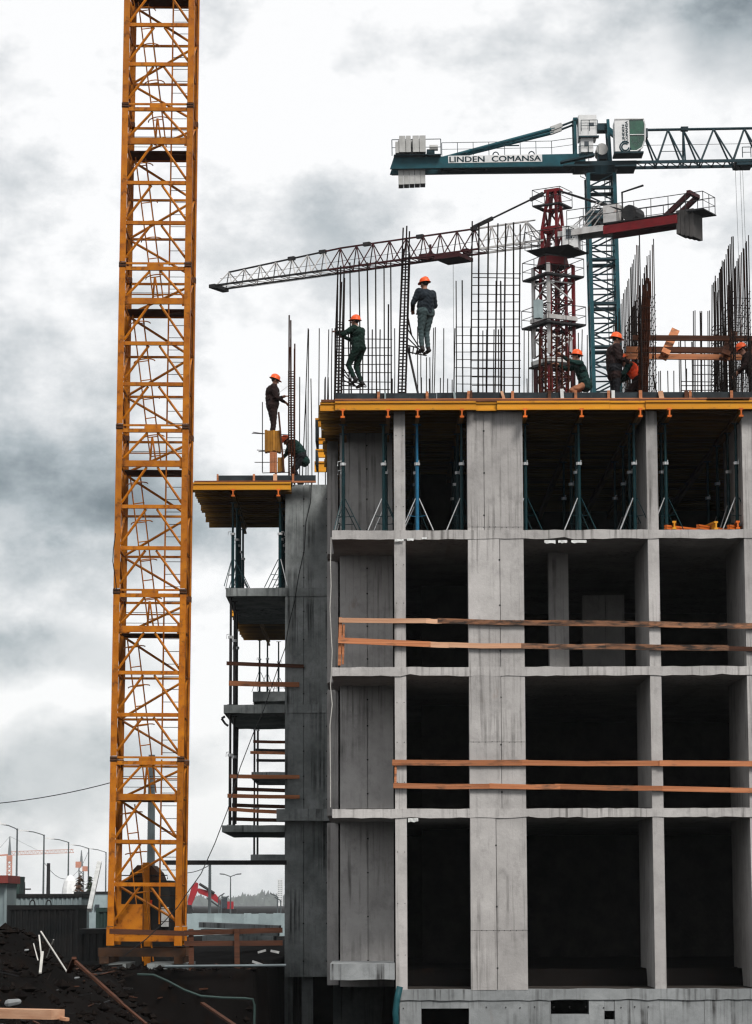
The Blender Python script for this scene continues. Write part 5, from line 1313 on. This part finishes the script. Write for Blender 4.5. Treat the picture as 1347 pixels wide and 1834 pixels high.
    fs = [(i * n + j, i * n + (j + 1) % n, (i + 1) * n + (j + 1) % n, (i + 1) * n + j) for i in range(len(rings) - 1) for j in range(n)] + [tuple(range((len(rings) - 1) * n, len(rings) * n))]
    hm.add(vs, fs); hat = hm.build('hard_hat', 'helmet_orange', root, True, True)
    rdg = [c0 + hup * (.121 * math.cos(t) + .004) + lk * (.132 * math.sin(t)) for t in [R(-62) + R(124) * j / 8 for j in range(9)]]
    MB().path(rdg, .011, 5).build('hat_ridge', 'helmet_orange', hat, True, True)
    return root
XP, XN, AWAY = R(-90), R(90), 0.0
# worker on the wing trestle, seen from the side, hands working in front of the chest
p = at(488, 792, YW + .55)
w1 = person('worker in dark clothes standing on the yellow trestle tying bars on the wing', p, XP + R(12), dict(
    el=(-.27, .06, 1.15), er=(.27, .05, 1.14), hl=(-.14, .27, 1.21), hr=(.16, .26, 1.05), head=(0, .06, 1.62), look=(0, 1, -.35), chest=(0, .0, 1.32), kl=(-.1, .04, .5), kr=(.1, .02, .5)),
    ('cloth_brown', 'cloth_brown', 'boot'), scale=1.07, bulk=1.30)
bar(at(499, 704, YW + .0), at(515, 692, YW + .05), .006, tag(empty('tying_wire', at(505, 700, YW)), 'thin wire in the hand of the worker on the wing', 'wire'), 'galvanised', 'wire', 4)
# worker bending behind the rusty cage on the wing
p = at(536, 846, YW + .55); p.z = ZWD + .0
person('worker in green jacket bending behind the rusty cage on the wing', p, XN + R(10), dict(
    pelvis=(0, -.05, .82), waist=(0, .02, .97), chest=(0, .16, 1.12), neck=(0, .27, 1.20), head=(0, .36, 1.27), sl=(-.2, .2, 1.18), sr=(.2, .2, 1.18), el=(-.24, .33, .93), er=(.24, .33, .93), hl=(-.12, .46, .78), hr=(.12, .46, .78),
    tl=(-.1, -.05, .80), tr=(.1, -.05, .80), kl=(-.12, .16, .45), kr=(.12, .14, .45), look=(0, .7, -.7)), ('cloth_green', 'cloth_black', 'boot'), coat=.16, bulk=1.4)
# worker climbing by the narrow cage
p = at(641, 691, GY - .25)
person('worker in dark green overalls climbing the narrow cage with one arm out', p, XN - R(28), dict(
    el=(-.36, .22, 1.25), hl=(-.22, .46, 1.36), er=(.24, .16, 1.14), hr=(.06, .42, 1.28), kl=(-.12, .20, .52), al=(-.11, .02, .15), kr=(.1, .1, .50), ar=(.1, -.05, .08), head=(-.02, .06, 1.62), look=(-.1, 1, .05), pelvis=(0, -.03, .94), tl=(-.1, -.03, .92), tr=(.1, -.03, .92)),
    ('cloth_darkgreen', 'cloth_darkgreen', 'boot'), scale=.95, bulk=1.25, collar='rope_pale')
# worker in jeans on the rebar step, back to us
p = at(763, 632, GY - .1)
person('worker in black jacket and grey jeans standing on a rebar step, back turned', p, R(38), dict(
    el=(-.30, .10, 1.14), er=(.30, .02, 1.14), hl=(-.14, .30, 1.06), hr=(.14, .28, 1.06), kl=(-.10, .06, .5), kr=(.1, .10, .5), al=(-.1, .02, .09), ar=(.1, .04, .09), head=(0, .04, 1.63), look=(-.15, 1, -.1), chest=(0, -.02, 1.32)),
    ('cloth_navy', 'cloth_jeans', 'boot'), scale=1.02, bulk=1.27)
# worker reaching to the bar bundle
p = at(1040, 700, 64.35); p.z = ZD
person('worker in green jacket reaching left to the rusty bar bundle', p, XN + R(8), dict(
    pelvis=(0, -.12, .62), waist=(0, -.07, .78), chest=(0, .0, .99), neck=(0, .05, 1.14), head=(0, .09, 1.29), sl=(-.19, .03, 1.08), sr=(.19, .03, 1.08), el=(-.25, .27, 1.10), er=(.25, .25, 1.02), hl=(-.2, .49, 1.26), hr=(.18, .48, 1.10),
    tl=(-.1, -.12, .60), tr=(.1, -.12, .60), kl=(-.14, .24, .44), kr=(.14, .2, .42), al=(-.12, -.05, .09), ar=(.12, -.08, .09), look=(0, 1, .15)), ('cloth_green', 'cloth_tan', 'boot'), coat=.05, gloves=False)
# worker in a long dark coat
p = at(1101, 700, 64.35); p.z = ZD
person('worker in long dark coat seen from the side beside the rusty cage', p, XP + R(14), dict(
    el=(-.28, .04, 1.14), er=(.28, .02, 1.15), hl=(-.18, .28, 1.08), hr=(.18, .26, 1.10), head=(0, .06, 1.63), look=(.1, 1, -.2)), ('cloth_brown', 'cloth_black', 'boot'), coat=.16, bulk=1.35, scale=1.04)
# worker in an orange vest bent over behind the cage
p = at(1139, 700, 64.5); p.z = ZD
person('worker in orange vest bending behind the rusty cage', p, XN - R(15), dict(
    pelvis=(0, -.1, .72), waist=(0, -.02, .86), chest=(0, .10, 1.03), neck=(0, .20, 1.13), head=(0, .28, 1.22), sl=(-.19, .12, 1.08), sr=(.19, .12, 1.08), el=(-.25, .24, .86), er=(.25, .24, .86), hl=(-.12, .38, .74), hr=(.12, .38, .74),
    tl=(-.1, -.1, .70), tr=(.1, -.1, .70), kl=(-.13, .18, .42), kr=(.13, .16, .42), look=(0, .8, -.6)), ('cloth_green', 'cloth_brown', 'boot'), gloves=True, vest='vest_orange', bulk=1.15)
# worker cut by the right edge
p = at(1349, 700, 64.2); p.z = ZD
person('worker in dark red clothes half hidden at the right picture edge', p, XN, dict(
    pelvis=(0, 0, .86), waist=(0, .03, 1.0), chest=(0, .1, 1.18), neck=(0, .17, 1.29), head=(0, .24, 1.41), sl=(-.19, .12, 1.25), sr=(.19, .12, 1.25), el=(-.26, .2, 1.0), er=(.26, .2, 1.0), hl=(-.18, .36, .86), hr=(.18, .36, .86), look=(0, .9, -.5)),
    ('cloth_brown', 'cloth_black', 'boot'), coat=.1, bulk=1.1)

# ================================================================== CABLES, ROPES AND SMALL SITE PIECES
def sag(p, q, s, n=10):
    return [p.lerp(q, i / n) - Vector((0, 0, s * 4 * (i / n) * (1 - i / n))) for i in range(n + 1)]
pts = [at(x, y, YW - .06) for (x, y) in ((558, 862), (556, 900), (548, 935), (545, 985), (535, 1030), (528, 1075), (517, 1120), (511, 1160))]
pts += [at(x, y, Y) for (x, y, Y) in ((500, 1190, 74.3), (488, 1225, 74.0), (473, 1270, 73.5), (455, 1310, 73), (430, 1375, 71), (408, 1450, 68.5), (385, 1510, 66.5), (360, 1565, 65.6), (335, 1600, 65.2), (318, 1625, 65.0), (290, 1655, 65.0), (262, 1682, 65.0), (238, 1700, 64.9), (222, 1712, 64.9))]
tag(MB().path(pts, .012).build('power_cable', 'cable_black'), 'black power cable hanging from the wing wall down to the mast foot', 'cable')
pts = [at(x, y, YF - .03) for (x, y) in ((593, 962), (592, 1010), (593, 1050), (591, 1090), (594, 1150), (595, 1165), (594, 1195), (592, 1230), (595, 1262), (591, 1300), (592, 1400), (592, 1446))]
tag(MB().path(pts, .011).build('white_rope', 'rope_pale'), 'thin pale rope hanging down the left corner of the slabs', 'rope')
tag(MB().path(sag(at(-60, 1443, 120), at(205, 1400, 120), .18), .02).build('overhead_wire', 'cable_black'), 'black overhead wire crossing the sky left of the mast', 'wire')
pts = [at(x, y, MY - .2) for (x, y) in ((207, 955), (203, 985), (202, 1005), (207, 1040), (209, 1060))]
tag(MB().path(pts, .012).build('loose_cable', 'cable_black'), 'loose black cable bulging off the left chord of the mast', 'cable')
tag(MB().beam(at(293, 1545, 72.5), at(512, 1545, 74.2), .10, .12).build('tie_beam', 'black_steel'), 'dark horizontal beam reaching from the mast to the wing wall', 'beam')
tag(MB().path([at(x, y, YF - .25) for (x, y) in ((716, 1767), (711, 1790), (708, 1815), (712, 1860))], .075, 7).build('hanging_tarp', 'tarp_teal', smooth=True), 'teal strip of tarpaulin hanging at the corner of the basement wall', 'tarpaulin')
# thin catch net bracket on the middle balcony
t = thing('bracket', 'small dark bracket sticking out of the middle balcony edge', 'bracket', at(400, 1290, YW))
for (a, b) in (((403, 1283), (397, 1287)), ((397, 1287), (404, 1297)), ((404, 1297), (409, 1300))): MB().tube(at(*a, YW), at(*b, YW), .035, 6).build('arm', 'black_steel', t)
# wooden safety rail, pipe and mats on the ground beside the mast
t = thing('guard_rail', 'reddish wooden barrier on the ground right of the mast foot', 'railing', at(425, 1735, 66.5))
for (x0, y0, x1, y1) in ((196, 1668, 336, 1672), (330, 1671, 506, 1666), (330, 1690, 506, 1689)): MB().beam(at(x0, y0, 65.3), at(x1, y1, 65.6), .05, .12).build('rail', 'wood_dark', t)
for x in (342, 424): MB().beam(at(x, 1664, 65.36), at(x + 1, 1738, 65.36), .12, .05, (0, 1, 0)).build('post', 'wood_dark', t)
tag(MB().tube(at(295, 1731, 64.7), at(512, 1729, 64.7), .035, 7).build('edge_pipe', 'steel_pole'), 'thin grey pipe lying along the pit edge', 'pipe')
t = thing('pit_hose', 'pale green hose running down the pit side and bending over its end', 'hose', at(390, 1790, 62))
MB().path([at(x, y, 63.2) for (x, y) in ((246, 1745), (275, 1746), (300, 1757), (330, 1773), (360, 1784), (400, 1787), (440, 1788), (453, 1790), (456, 1800), (455, 1850))], .028, 6).build('hose', 'container_green', t)
tag(MB().beam(at(362, 1797, 62.5), at(425, 1840, 58), .09, .05).build('loose_plank', 'wood_dark'), 'dark plank sliding down into the pit', 'plank')
for i, (x0, y0, x1, y1) in enumerate(((452, 1722, 470, 1728), (485, 1703, 500, 1706), (462, 1706, 476, 1702))):
    a, b = at(x0, y0, 66), at(x1, y1, 66); a.z = max(a.z, GZ + .03); b.z = max(b.z, GZ + .03)
    tag(MB().beam(a, b, .2, .05).build('scrap_piece', 'foam_white'), '%s pale scrap lying by the barrier near the wing' % ('front', 'right', 'left')[i], 'scrap', 'scraps by the barrier')

# concrete slabs stacked behind the barrier
t = thing('slab_stack', 'stack of pale concrete slabs lying behind the wooden barrier', 'slab stack', at(425, 1690, 90))
for i, (x0, x1, yt, yb, Y, tl) in enumerate(((356, 500, 1652, 1661, 90, 6), (360, 497, 1664, 1673, 89.5, 4), (362, 492, 1676, 1690, 89.2, 0))):
    a, b = at(x0, yt, Y), at(x1, yt + tl, Y)
    v = [Vector(a), Vector(b)]; h = (yb - yt) / 55.0
    MB().add([v[0], v[1], v[1] + Vector((0, 2, 0)), v[0] + Vector((0, 2, 0))] + [p - Vector((0, 0, h)) for p in (v[0], v[1], v[1] + Vector((0, 2, 0)), v[0] + Vector((0, 2, 0)))],
             [(0, 1, 2, 3), (7, 6, 5, 4), (0, 4, 5, 1), (1, 5, 6, 2), (2, 6, 7, 3), (3, 7, 4, 0)]).build('slab', ('concrete_base', 'concrete_dark', 'concrete_dark')[i], t)
# long pale fence of concrete panels
t = thing('panel_fence', 'long pale grey panel fence far behind the site', 'fence', at(420, 1650, 135))
for i in range(40):
    a = at(120 + i * 13.2, 1636, 135)
    MB().box(a.x, 135, GZ, a.x + 13.0 * 135 / F, 135.15, a.z + jit(.02)).build('panel', 'container_grey', t)

# ================================================================== FOREGROUND SCRAP ON THE HEAP
def on_heap(x, y, Y): return at(x, y, Y)
for i, (x0, y0, x1, y1, Y, w_, m, lb) in enumerate((
    (73, 1668, 120, 1741, 32, .017, 'rope_pale', 'long white lath leaning down the earth heap'),
    (70, 1675, 74, 1712, 32.4, .016, 'rope_pale', 'upright white stick on the earth heap'),
    (76, 1705, 72, 1743, 31.6, .03, 'rope_pale', 'broad white splinter on the earth heap'),
    (84, 1715, 96, 1683, 32.2, .013, 'rope_pale', 'thin pale stick slanting behind the white lath'),
    (60, 1690, 68, 1720, 32.1, .012, 'rope_pale', 'short pale stick left of the white splinter'),
    (123, 1741, 133, 1716, 31.4, .05, 'wood_dark', 'short brown stake standing at the foot of the white lath'),
    (135, 1722, 218, 1797, 31, .045, 'wood_dark', 'long brown batten running down the heap'),
    (218, 1797, 262, 1834, 30.2, .03, 'wood_dark', 'lower thin batten continuing down to the pit'))):
    tag(MB().beam(at(x0, y0, Y), at(x1, y1, Y - .4), w_, w_ * .6).build('loose_stick', m), lb, 'stick')
t = thing('timber_beam', 'pale sawn timber beam lying at the bottom left of the heap', 'timber', at(40, 1818, 27))
MB().beam(at(-30, 1814, 27), at(104, 1817, 26.6), .22, .09).build('beam', 'wood_pale', t); MB().beam(at(98, 1822, 26.7), at(121, 1826, 26.6), .05, .03).build('splinter', 'wood_pale', t)
for i, (x, y, s_) in enumerate(((24, 1797, .05), (48, 1702, .016), (138, 1752, .018), (8, 1750, .014))):
    p = at(x, y, 28 if i == 0 else 31.5); b = MB(); capsule(b, p - Vector((s_, 0, 0)), p + Vector((s_, 0, s_ * .3)), s_ * .8, s_ * .6, 7, 2)
    tag(b.build('stone', 'concrete_base'), ('pale stone behind the timber beam', 'pale stone left of the white sticks', 'pale stone right of the brown stake', 'small stone at the left edge of the heap')[i], 'stone')

b = MB()
for i in range(520):
    if i < 330: y = random.uniform(27.5, 36); x = random.uniform(-7, -2.6); ln, wd = random.uniform(.04, .28), random.uniform(.006, .025)
    else: y = random.uniform(58, 67); x = random.uniform(-8.5, -2.2); ln, wd = random.uniform(.1, .7), random.uniform(.02, .06)
    z = ground_h(x, y) + wd * .6; a_ = random.uniform(0, math.pi); tl = jit(.5)
    d = Vector((math.cos(a_) * ln, math.sin(a_) * ln, tl * ln * .6)); c_ = Vector((x, y, z + abs(d.z) * .5))
    b.beam(c_ - d * .5, c_ + d * .5, wd * 1.6, wd * .6, mi=random.choice((0, 0, 0, 1, 2, 0)))
tag(b.build('site_debris', ['clod', 'wood_dark', 'black_steel']), 'scattered splinters, offcuts and scraps over the muddy ground', 'debris', kind='stuff')
# ================================================================== SITE CONTAINERS AND FAR BACKGROUND
def corrugated(name, x0, x1, y, z0, z1, m, par, pitch=.14):
    b = MB(); n = max(2, int((x1 - x0) / pitch)); vs = []
    for i in range(n + 1):
        for dx, dy in ((0, 0), (.3, 0), (.5, .035), (.8, .035)):
            if i == n and dx > 0: break
            x = x0 + (i + dx) * (x1 - x0) / n; vs += [(x, y + dy, z0), (x, y + dy, z1)]
    k = len(vs) // 2; b.add(vs, [(2 * i, 2 * i + 2, 2 * i + 3, 2 * i + 1) for i in range(k - 1)]); return b.build(name, m, par)
def container(label, x0, x1, yt, Y, dep, m, roof=None, corr=True, zbot=GZ):
    t = thing('site_container', label, 'container', (xa((x0 + x1) / 2, Y, 1620), Y, zbot), group='site containers')
    X0, X1, zt = xa(x0, Y, 1620), xa(x1, Y, 1620), za(yt, Y, 100)
    box('shell', m, t, X0 + .02, Y + .04, zbot, X1 - .02, Y + dep, zt - .06)
    if corr: corrugated('corrugated_side', X0 + .05, X1 - .05, Y, zbot + .1, zt - .12, m, t)
    box('top_rail', roof or m, t, X0, Y - .02, zt - .12, X1, Y + dep + .02, zt); box('bottom_rail', m, t, X0, Y - .02, zbot, X1, Y + .05, zbot + .1)
    for X in (X0, X1 - .08): box('corner_post', m, t, X, Y - .025, zbot + .1, X + .08, Y + .06, zt - .12)
    return t
t = container('black steel skip with two lifting loops behind the earth heap', 13, 140, 1621, 74, 2.4, 'container_black')
for x in (58, 87): p = at(x, 1621, 74.2); MB().path([p + Vector((.07 * math.cos(a), 0, .13 * math.sin(a))) for a in [math.pi * j / 8 for j in range(9)]], .018).build('lifting_loop', 'black_steel', t)
container('pale grey site cabin behind the black skip', 10, 146, 1601, 88, 2.6, 'container_grey', 'container_black')
container('grey green box container between skip and mast', 172, 200, 1626, 80, 2.5, 'container_green')
container('low dark container left of the mast foot', 141, 196, 1664, 70.5, 2.2, 'container_black')
t = container('small kiosk with red roof at the left picture edge', -40, 12, 1580, 85, 2.4, 'container_grey', None, False)
X0, X1 = xa(-44, 85, 1620), xa(16, 85, 1620); box('roof', 'roof_red', t, X0, 84.7, za(1580, 85), X1, 87.6, za(1566, 85))
t = thing('dark_hopper', 'dark tapered hopper behind the red roofed kiosk', 'hopper', at(28, 1601, 95)); a, b_, c_, d = at(17, 1601, 95), at(34, 1601, 95), at(37, 1570, 95), at(16, 1570, 95)
vs = [a, b_, c_, d]; MB().add(vs + [v + Vector((0, 1.2, 0)) for v in vs], [(0, 1, 2, 3), (7, 6, 5, 4), (0, 4, 5, 1), (1, 5, 6, 2), (2, 6, 7, 3), (3, 7, 4, 0)]).build('bin', 'container_green', t)
MB().beam(at(23, 1601, 95.5), Vector((at(23, 1601, 95.5).x, 95.5, GZ)), .4, .4, (0, 1, 0)).build('leg', 'container_black', t)
# low shed and glazed hut right of the cabin
t = container('low pale shed with windows left of the mast', 132, 196, 1597, 150, 5, 'container_grey', 'container_black', False)
for x in (146, 158, 170): p = at(x, 1630, 149.96); q = at(x + 8, 1620, 149.96); box('window', 'glass_dark', t, p.x, 149.93, p.z, q.x, 149.99, q.z)
# street lamps receding along the road at the left
for i, (x, yt, armx, army) in enumerate(((31, 1484, 0, 1476), (79, 1495, 42, 1488), (123, 1508, 88, 1502), (159, 1519, 128, 1513), (190, 1526, 160, 1520))):
    z = 9.6; h = 1620 - yt; Y = (z - CAM.z) * F / h * 1.0
    p = at(x, yt, Y); base = Vector((p.x, Y, GZ)); hd_ = at(armx, army, Y)
    t = thing('street_lamp', 'grey street lamp with arm to the left, %s from the left' % ordn[i], 'lamp', base, group='street lamps along the road')
    MB().tube(base, p, .13, 7, .08).build('pole', 'lamp_grey', t)
    MB().path([p - Vector((0, 0, .2)), p + Vector((-.15, 0, 0)), p.lerp(hd_, .5) + Vector((0, 0, .08)), hd_], .055, 5).build('arm', 'lamp_grey', t)
    MB().beam(hd_ + Vector((.6, 0, 0)), hd_ - Vector((.7, 0, -.06)), .35, .16).build('lamp_head', 'lamp_head', t)
for (x, yt, s_) in ((413, 1570, 11),):
    Y = 300; p = at(x, yt, Y); t = thing('street_lamp', 'slender double armed street lamp right of the excavator', 'lamp', (p.x, Y, GZ))
    MB().tube((p.x, Y, GZ), p, .1, 6, .06).build('pole', 'lamp_grey', t)
    for sg in (-1, 1): q = at(x + sg * s_, yt - 4, Y); MB().tube(p, q, .05, 5).build('arm', 'lamp_grey', t); MB().beam(q, q + Vector((sg * .5, 0, .05)), .2, .12).build('lamp_head', 'lamp_grey', t)
for i, (x0, yt, x1) in enumerate(((484, 1600, 497), (492, 1607, 503), (402, 1600, 392), (410, 1605, 396))):
    Y = 320; p = at(x0, yt, Y); q = at(x1, yt + 6, Y); t = thing('street_lamp', ('far bent street lamp left of the distant tower block', 'far bent street lamp nearest the wing wall', 'far low street lamp behind the excavator boom', 'far lower street lamp right of the excavator boom')[i], 'lamp', (q.x, Y, GZ))
    MB().tube((q.x, Y, GZ), q, .09, 6).build('pole', 'lamp_grey', t); MB().tube(q, p, .07, 5).build('arm', 'lamp_grey', t)
# bare poles and wires
for i, (x, yt, Y, r, m, lb) in enumerate(((87, 1546, 160, .13, 'black_steel', 'short black chimney pipe beyond the skip'), (376, 1548, 140, .09, 'lamp_grey', 'thin grey mast pole right of the yellow mast'), (272, 1352, 120, .19, 'steel_pole', 'tall steel pole seen through the yellow mast'), (42, 1580, 120, .1, 'black_steel', 'short dark post with crossbars by the hopper'))):
    p = at(x, yt, Y); t = thing('pole', lb, 'pole', (p.x, Y, GZ)); MB().tube((p.x, Y, GZ), p, r, 8, r * .75).build('shaft', m, t)
    if i == 3:
        for dz in (.3, .55): MB().beam(p + Vector((-.1, 0, -dz)), p + Vector((.32, 0, -dz)), .05, .06).build('crossbar', 'black_steel', t)
    if i == 2: MB().tube((p.x, Y, p.z - 5.5), (p.x, Y, p.z - 5.2), .26, 8).build('joint_band', 'black_steel', t)
tag(MB().beam(at(160, 1630, 76), at(178, 1545, 78), .12, .10).build('leaning_plank', 'foam_white'), 'pale plank leaning upright beside the low shed', 'plank')
tag(MB().path(sag(at(80, 1546, 250), at(158, 1526, 330), 2.2), .03, 4).build('overhead_wire', 'lamp_grey'), 'sagging wire strung between the street lamps', 'wire')
tag(MB().path(sag(at(320, 1563, 140), at(376, 1549, 140), .15), .02, 4).build('overhead_wire', 'lamp_grey'), 'wire running from the mast to the thin grey pole', 'wire')
# white pointed tent
t = thing('white_tent', 'white pointed tent roof in the distance between street lamps', 'tent', at(121, 1602, 260)); Y = 260
c = at(123, 1567, Y); b = MB(); rg = [((1.0, 1.0), (.62, 1.02)), ]; vs = []
for (rr, y) in ((1.05, 1602), (.95, 1590), (.75, 1578), (.35, 1569), (.05, 1567)):
    for j in range(10): tt = 2 * math.pi * j / 10; vs.append((c.x + rr * .75 * math.cos(tt) + .15, Y + rr * .75 * math.sin(tt), za(y, Y, 121)))
b.add(vs, [(i * 10 + j, i * 10 + (j + 1) % 10, i * 10 + 10 + (j + 1) % 10, i * 10 + 10 + j) for i in range(4) for j in range(10)]).build('canopy', 'lamp_head', t)
MB().tube((c.x, Y, GZ), (c.x, Y, c.z), .05, 5).build('pole', 'lamp_grey', t)
# far tower cranes at the left
def far_crane(label, x, ytop, Y, jibx, jiby, cm):
    k = Y / 380.0
    t = thing('far_tower_crane', label, 'crane', (xa(x, Y, 1600), Y, GZ), group='far tower cranes')
    X = xa(x, Y, 1600); zt = za(ytop, Y, x); zj_ = za(jiby, Y, x); s_ = .30 * k
    for sx in (-1, 1):
        for sy in (-1, 1): MB().beam((X + sx * s_, Y + sy * s_, GZ), (X + sx * s_, Y + sy * s_, zj_), .09 * k, .09 * k, (0, 1, 0)).build('chord', cm, t)
    z = GZ; h = .55 * k
    while z < zj_ - h:
        for sy in (-1, 1): MB().tube((X - s_, Y + sy * s_, z), (X + s_, Y + sy * s_, z + h), .035 * k, 4).build('diagonal', cm, t); MB().tube((X + s_, Y + sy * s_, z), (X - s_, Y + sy * s_, z + h), .035 * k, 4).build('diagonal', cm, t)
        z += h
    MB().tube((X, Y, zj_), (X, Y, zt), .28 * k, 5, .06 * k).build('head', 'lamp_grey', t)
    if jibx:
        X1 = xa(jibx, Y, 1600); n = 16; hh = .5 * k; r = .03 * k
        for y in (-.25 * k, .25 * k): MB().beam((X, Y + y, zj_), (X1, Y + y, zj_ + .35 * k), 2 * r, 2 * r).build('lower_chord', cm, t)
        MB().beam((X, Y, zj_ + hh), (X1, Y, zj_ + hh + .3 * k), 2 * r, 2 * r).build('upper_chord', cm, t)
        for i in range(n):
            a, b_ = X + (X1 - X) * i / n, X + (X1 - X) * (i + 1) / n; z0 = zj_ + .35 * k * i / n
            MB().tube((a, Y, z0), ((a + b_) / 2, Y, z0 + hh), r, 4).build('web_diagonal', cm, t); MB().tube((b_, Y, z0), ((a + b_) / 2, Y, z0 + hh), r, 4).build('web_diagonal', cm, t)
        MB().beam((X, Y, zj_ + .1 * k), (X - 2.4 * k, Y, zj_ - .1 * k), .3 * k, .2 * k).build('counter_jib', cm, t)
        for (xe, ze) in ((X + (X1 - X) * .45, zj_ + hh + .12 * k), (X - 2.2 * k, zj_)): MB().tube((X, Y, zt), (xe, Y, ze), .02 * k, 4).build('tie_bar', 'lamp_grey', t)
        MB().box(X - .35 * k, Y - .4 * k, zj_ - .75 * k, X + .4 * k, Y, zj_ - .05 * k).build('cab', 'far_orange', t)
    return t
far_crane('far orange and white tower crane with jib at the left edge', 16, 1498, 2600, 131, 1532, 'far_orange')
t = far_crane('far red topped luffing crane behind the trees', 145, 1523, 2500, None, 1552, 'lamp_grey')
p = at(140, 1549, 2490); MB().box(p.x - 2.2, 2488, p.z - 2.5, p.x + 2.5, 2494, p.z + 2.8).build('machine_house', 'far_orange', t)
p = at(152, 1556, 2490); MB().box(p.x - 2, 2488, p.z - 2.2, p.x + 2.2, 2494, p.z + 2.2).build('cab', 'far_orange', t)
# two thin conifers
def conifer(label, x, yt, Y, m, wid):
    t = thing('conifer', label, 'tree', (xa(x, Y, 1600), Y, GZ), group='conifers left of the mast'); X = xa(x, Y, 1600); zt = za(yt, Y, x); H_ = zt - GZ
    MB().tube((X, Y, GZ), (X, Y, zt), .12, 6, .02).build('trunk', 'bark', t)
    b = MB()
    for i in range(420):
        f = random.random() ** .7; z = zt - f * H_ * .8; rr = wid * (f ** .8) * random.uniform(.25, 1); a = random.uniform(0, 6.28)
        c = Vector((X + rr * math.cos(a), Y + rr * math.sin(a), z - rr * .25)); s_ = random.uniform(.10, .22)
        d1 = Vector((math.cos(a), math.sin(a), -.4)) * s_ * 1.6; d2 = Vector((-math.sin(a), math.cos(a), jit(.5))) * s_ * .6
        b.add([c - d2, c + d1, c + d2, c - d1 * .5], [(0, 1, 2, 3)])
    b.build('crown', m, t)
conifer('brown thin conifer left of the far street lamp', 143, 1566, 220, 'foliage_brown', .95)
conifer('greenish thin conifer right of the brown one', 161, 1570, 225, 'foliage_green', .75)
# distant wood on the horizon
b = MB()
for i in range(5200):
    x = random.uniform(-400, 1700); Y = random.uniform(4600, 5600)
    top = 1612 - 7 * math.exp(-((x - 470) / 60) ** 2) + 3 * math.sin(x * .05) + 2 * math.sin(x * .17)
    if random.random() < .06: top -= 3
    y = random.uniform(top, 1622); p = at(x, y, Y); s_ = random.uniform(2.2, 6.0)
    b.add([p + Vector((jit(s_), jit(s_), s_ * 1.5)), p + Vector((-s_, jit(s_), -s_)), p + Vector((s_, jit(s_), -s_)), p + Vector((0, s_, -s_))], [(0, 1, 2), (0, 2, 3), (0, 3, 1)])
tag(b.build('distant_wood', 'foliage_far'), 'long low wood along the horizon', 'wood', kind='stuff')
t = thing('distant_tower_block', 'pale distant tower block beside the wing wall', 'building', at(501, 1620, 4200)); Y = 4200
a, c = at(497, 1574, Y), at(506, 1618, Y); box('wall', 'lamp_head', t, a.x, Y, GZ, c.x, Y + 16, a.z)
for i in range(11):
    z = a.z - 2.5 - i * 3.1
    for j in range(3): box('window', 'glass_dark', t, a.x + 1.0 + j * 2.2, Y - .1, z - 1.6, a.x + 2.2 + j * 2.2, Y + .1, z)
# red excavator beyond the slabs
EYc = 400.0
def ep(x, y, dy=0): return at(x, y, EYc + dy)
ex = thing('excavator', 'red excavator with raised folded boom right of the mast', 'excavator', Vector((ep(408, 1636).x, EYc, GZ)))
for dy in (-1.2, 1.2):
    c0, c1 = ep(393, 1634, dy), ep(424, 1634, dy)
    MB().prism([(-.3, -.45), (.3, -.45), (.3, .2), (.3, .45), (-.3, .45)], Vector((c0.x, EYc + dy, GZ + .45)), Vector((c1.x, EYc + dy, GZ + .45))).build('track', 'black_steel', ex)
a, b_ = ep(402, 1630), ep(418, 1622)
MB().box(a.x, EYc - 1.2, GZ + .95, b_.x, EYc + 1.2, GZ + 2.0).build('house', 'excavator_red', ex)
a, b_ = ep(398, 1630), ep(408, 1616)
MB().box(a.x, EYc - 1.25, GZ + 1.0, b_.x, EYc - .3, GZ + 2.55).build('cab', 'glass_dark', ex); MB().box(a.x - .05, EYc - 1.3, GZ + 2.55, b_.x + .05, EYc - .25, GZ + 2.7).build('cab_roof', 'lamp_grey', ex)
def arm(name, pl, m='excavator_red', thick=.6):
    n = len(pl); b = MB(); vs = [(p.x, p.y - thick / 2, p.z) for p in pl] + [(p.x, p.y + thick / 2, p.z) for p in pl]
    b.add(vs, [tuple(range(n)), tuple(range(n, 2 * n))[::-1]] + [((i + 1) % n, i, n + i, n + (i + 1) % n) for i in range(n)]); return b.build(name, m, ex)
arm('stick', [ep(336, 1615), ep(343, 1590), ep(351, 1580), ep(355, 1582), ep(354, 1596), ep(343, 1622), ep(338, 1624)])
arm('boom', [ep(353, 1594), ep(356, 1591), ep(376, 1596), ep(387, 1602), ep(395, 1613), ep(402, 1626), ep(404, 1632), ep(396, 1630), ep(388, 1619), ep(374, 1607), ep(356, 1600)])
MB().tube(ep(357, 1583, -.5), ep(384, 1600, -.5), .22, 6).build('hydraulic_ram', 'black_steel', ex); MB().tube(ep(372, 1608, -.5), ep(400, 1628, -.5), .24, 6).build('hydraulic_ram', 'lamp_grey', ex)
arm('bucket', [ep(331, 1620), ep(343, 1621), ep(346, 1630), ep(339, 1635), ep(330, 1632)], 'black_steel', 1.2)

# ================================================================== AIR
hz = box('haze', 'soil', None, -2900, -340, -6, 2900, 7600, 92)
hm = bpy.data.materials.new('haze'); hm.use_nodes = True; hn = hm.node_tree.nodes; hn.clear()
ho = hn.new('ShaderNodeOutputMaterial'); hv = hn.new('ShaderNodeVolumePrincipled')
hv.inputs['Color'].default_value = (0.86, 0.91, 0.94, 1); hv.inputs['Density'].default_value = 0.00009
hm.node_tree.links.new(hv.outputs[0], ho.inputs['Volume'])
hz.data.materials.clear(); hz.data.materials.append(hm); tag(hz, kind='stuff')
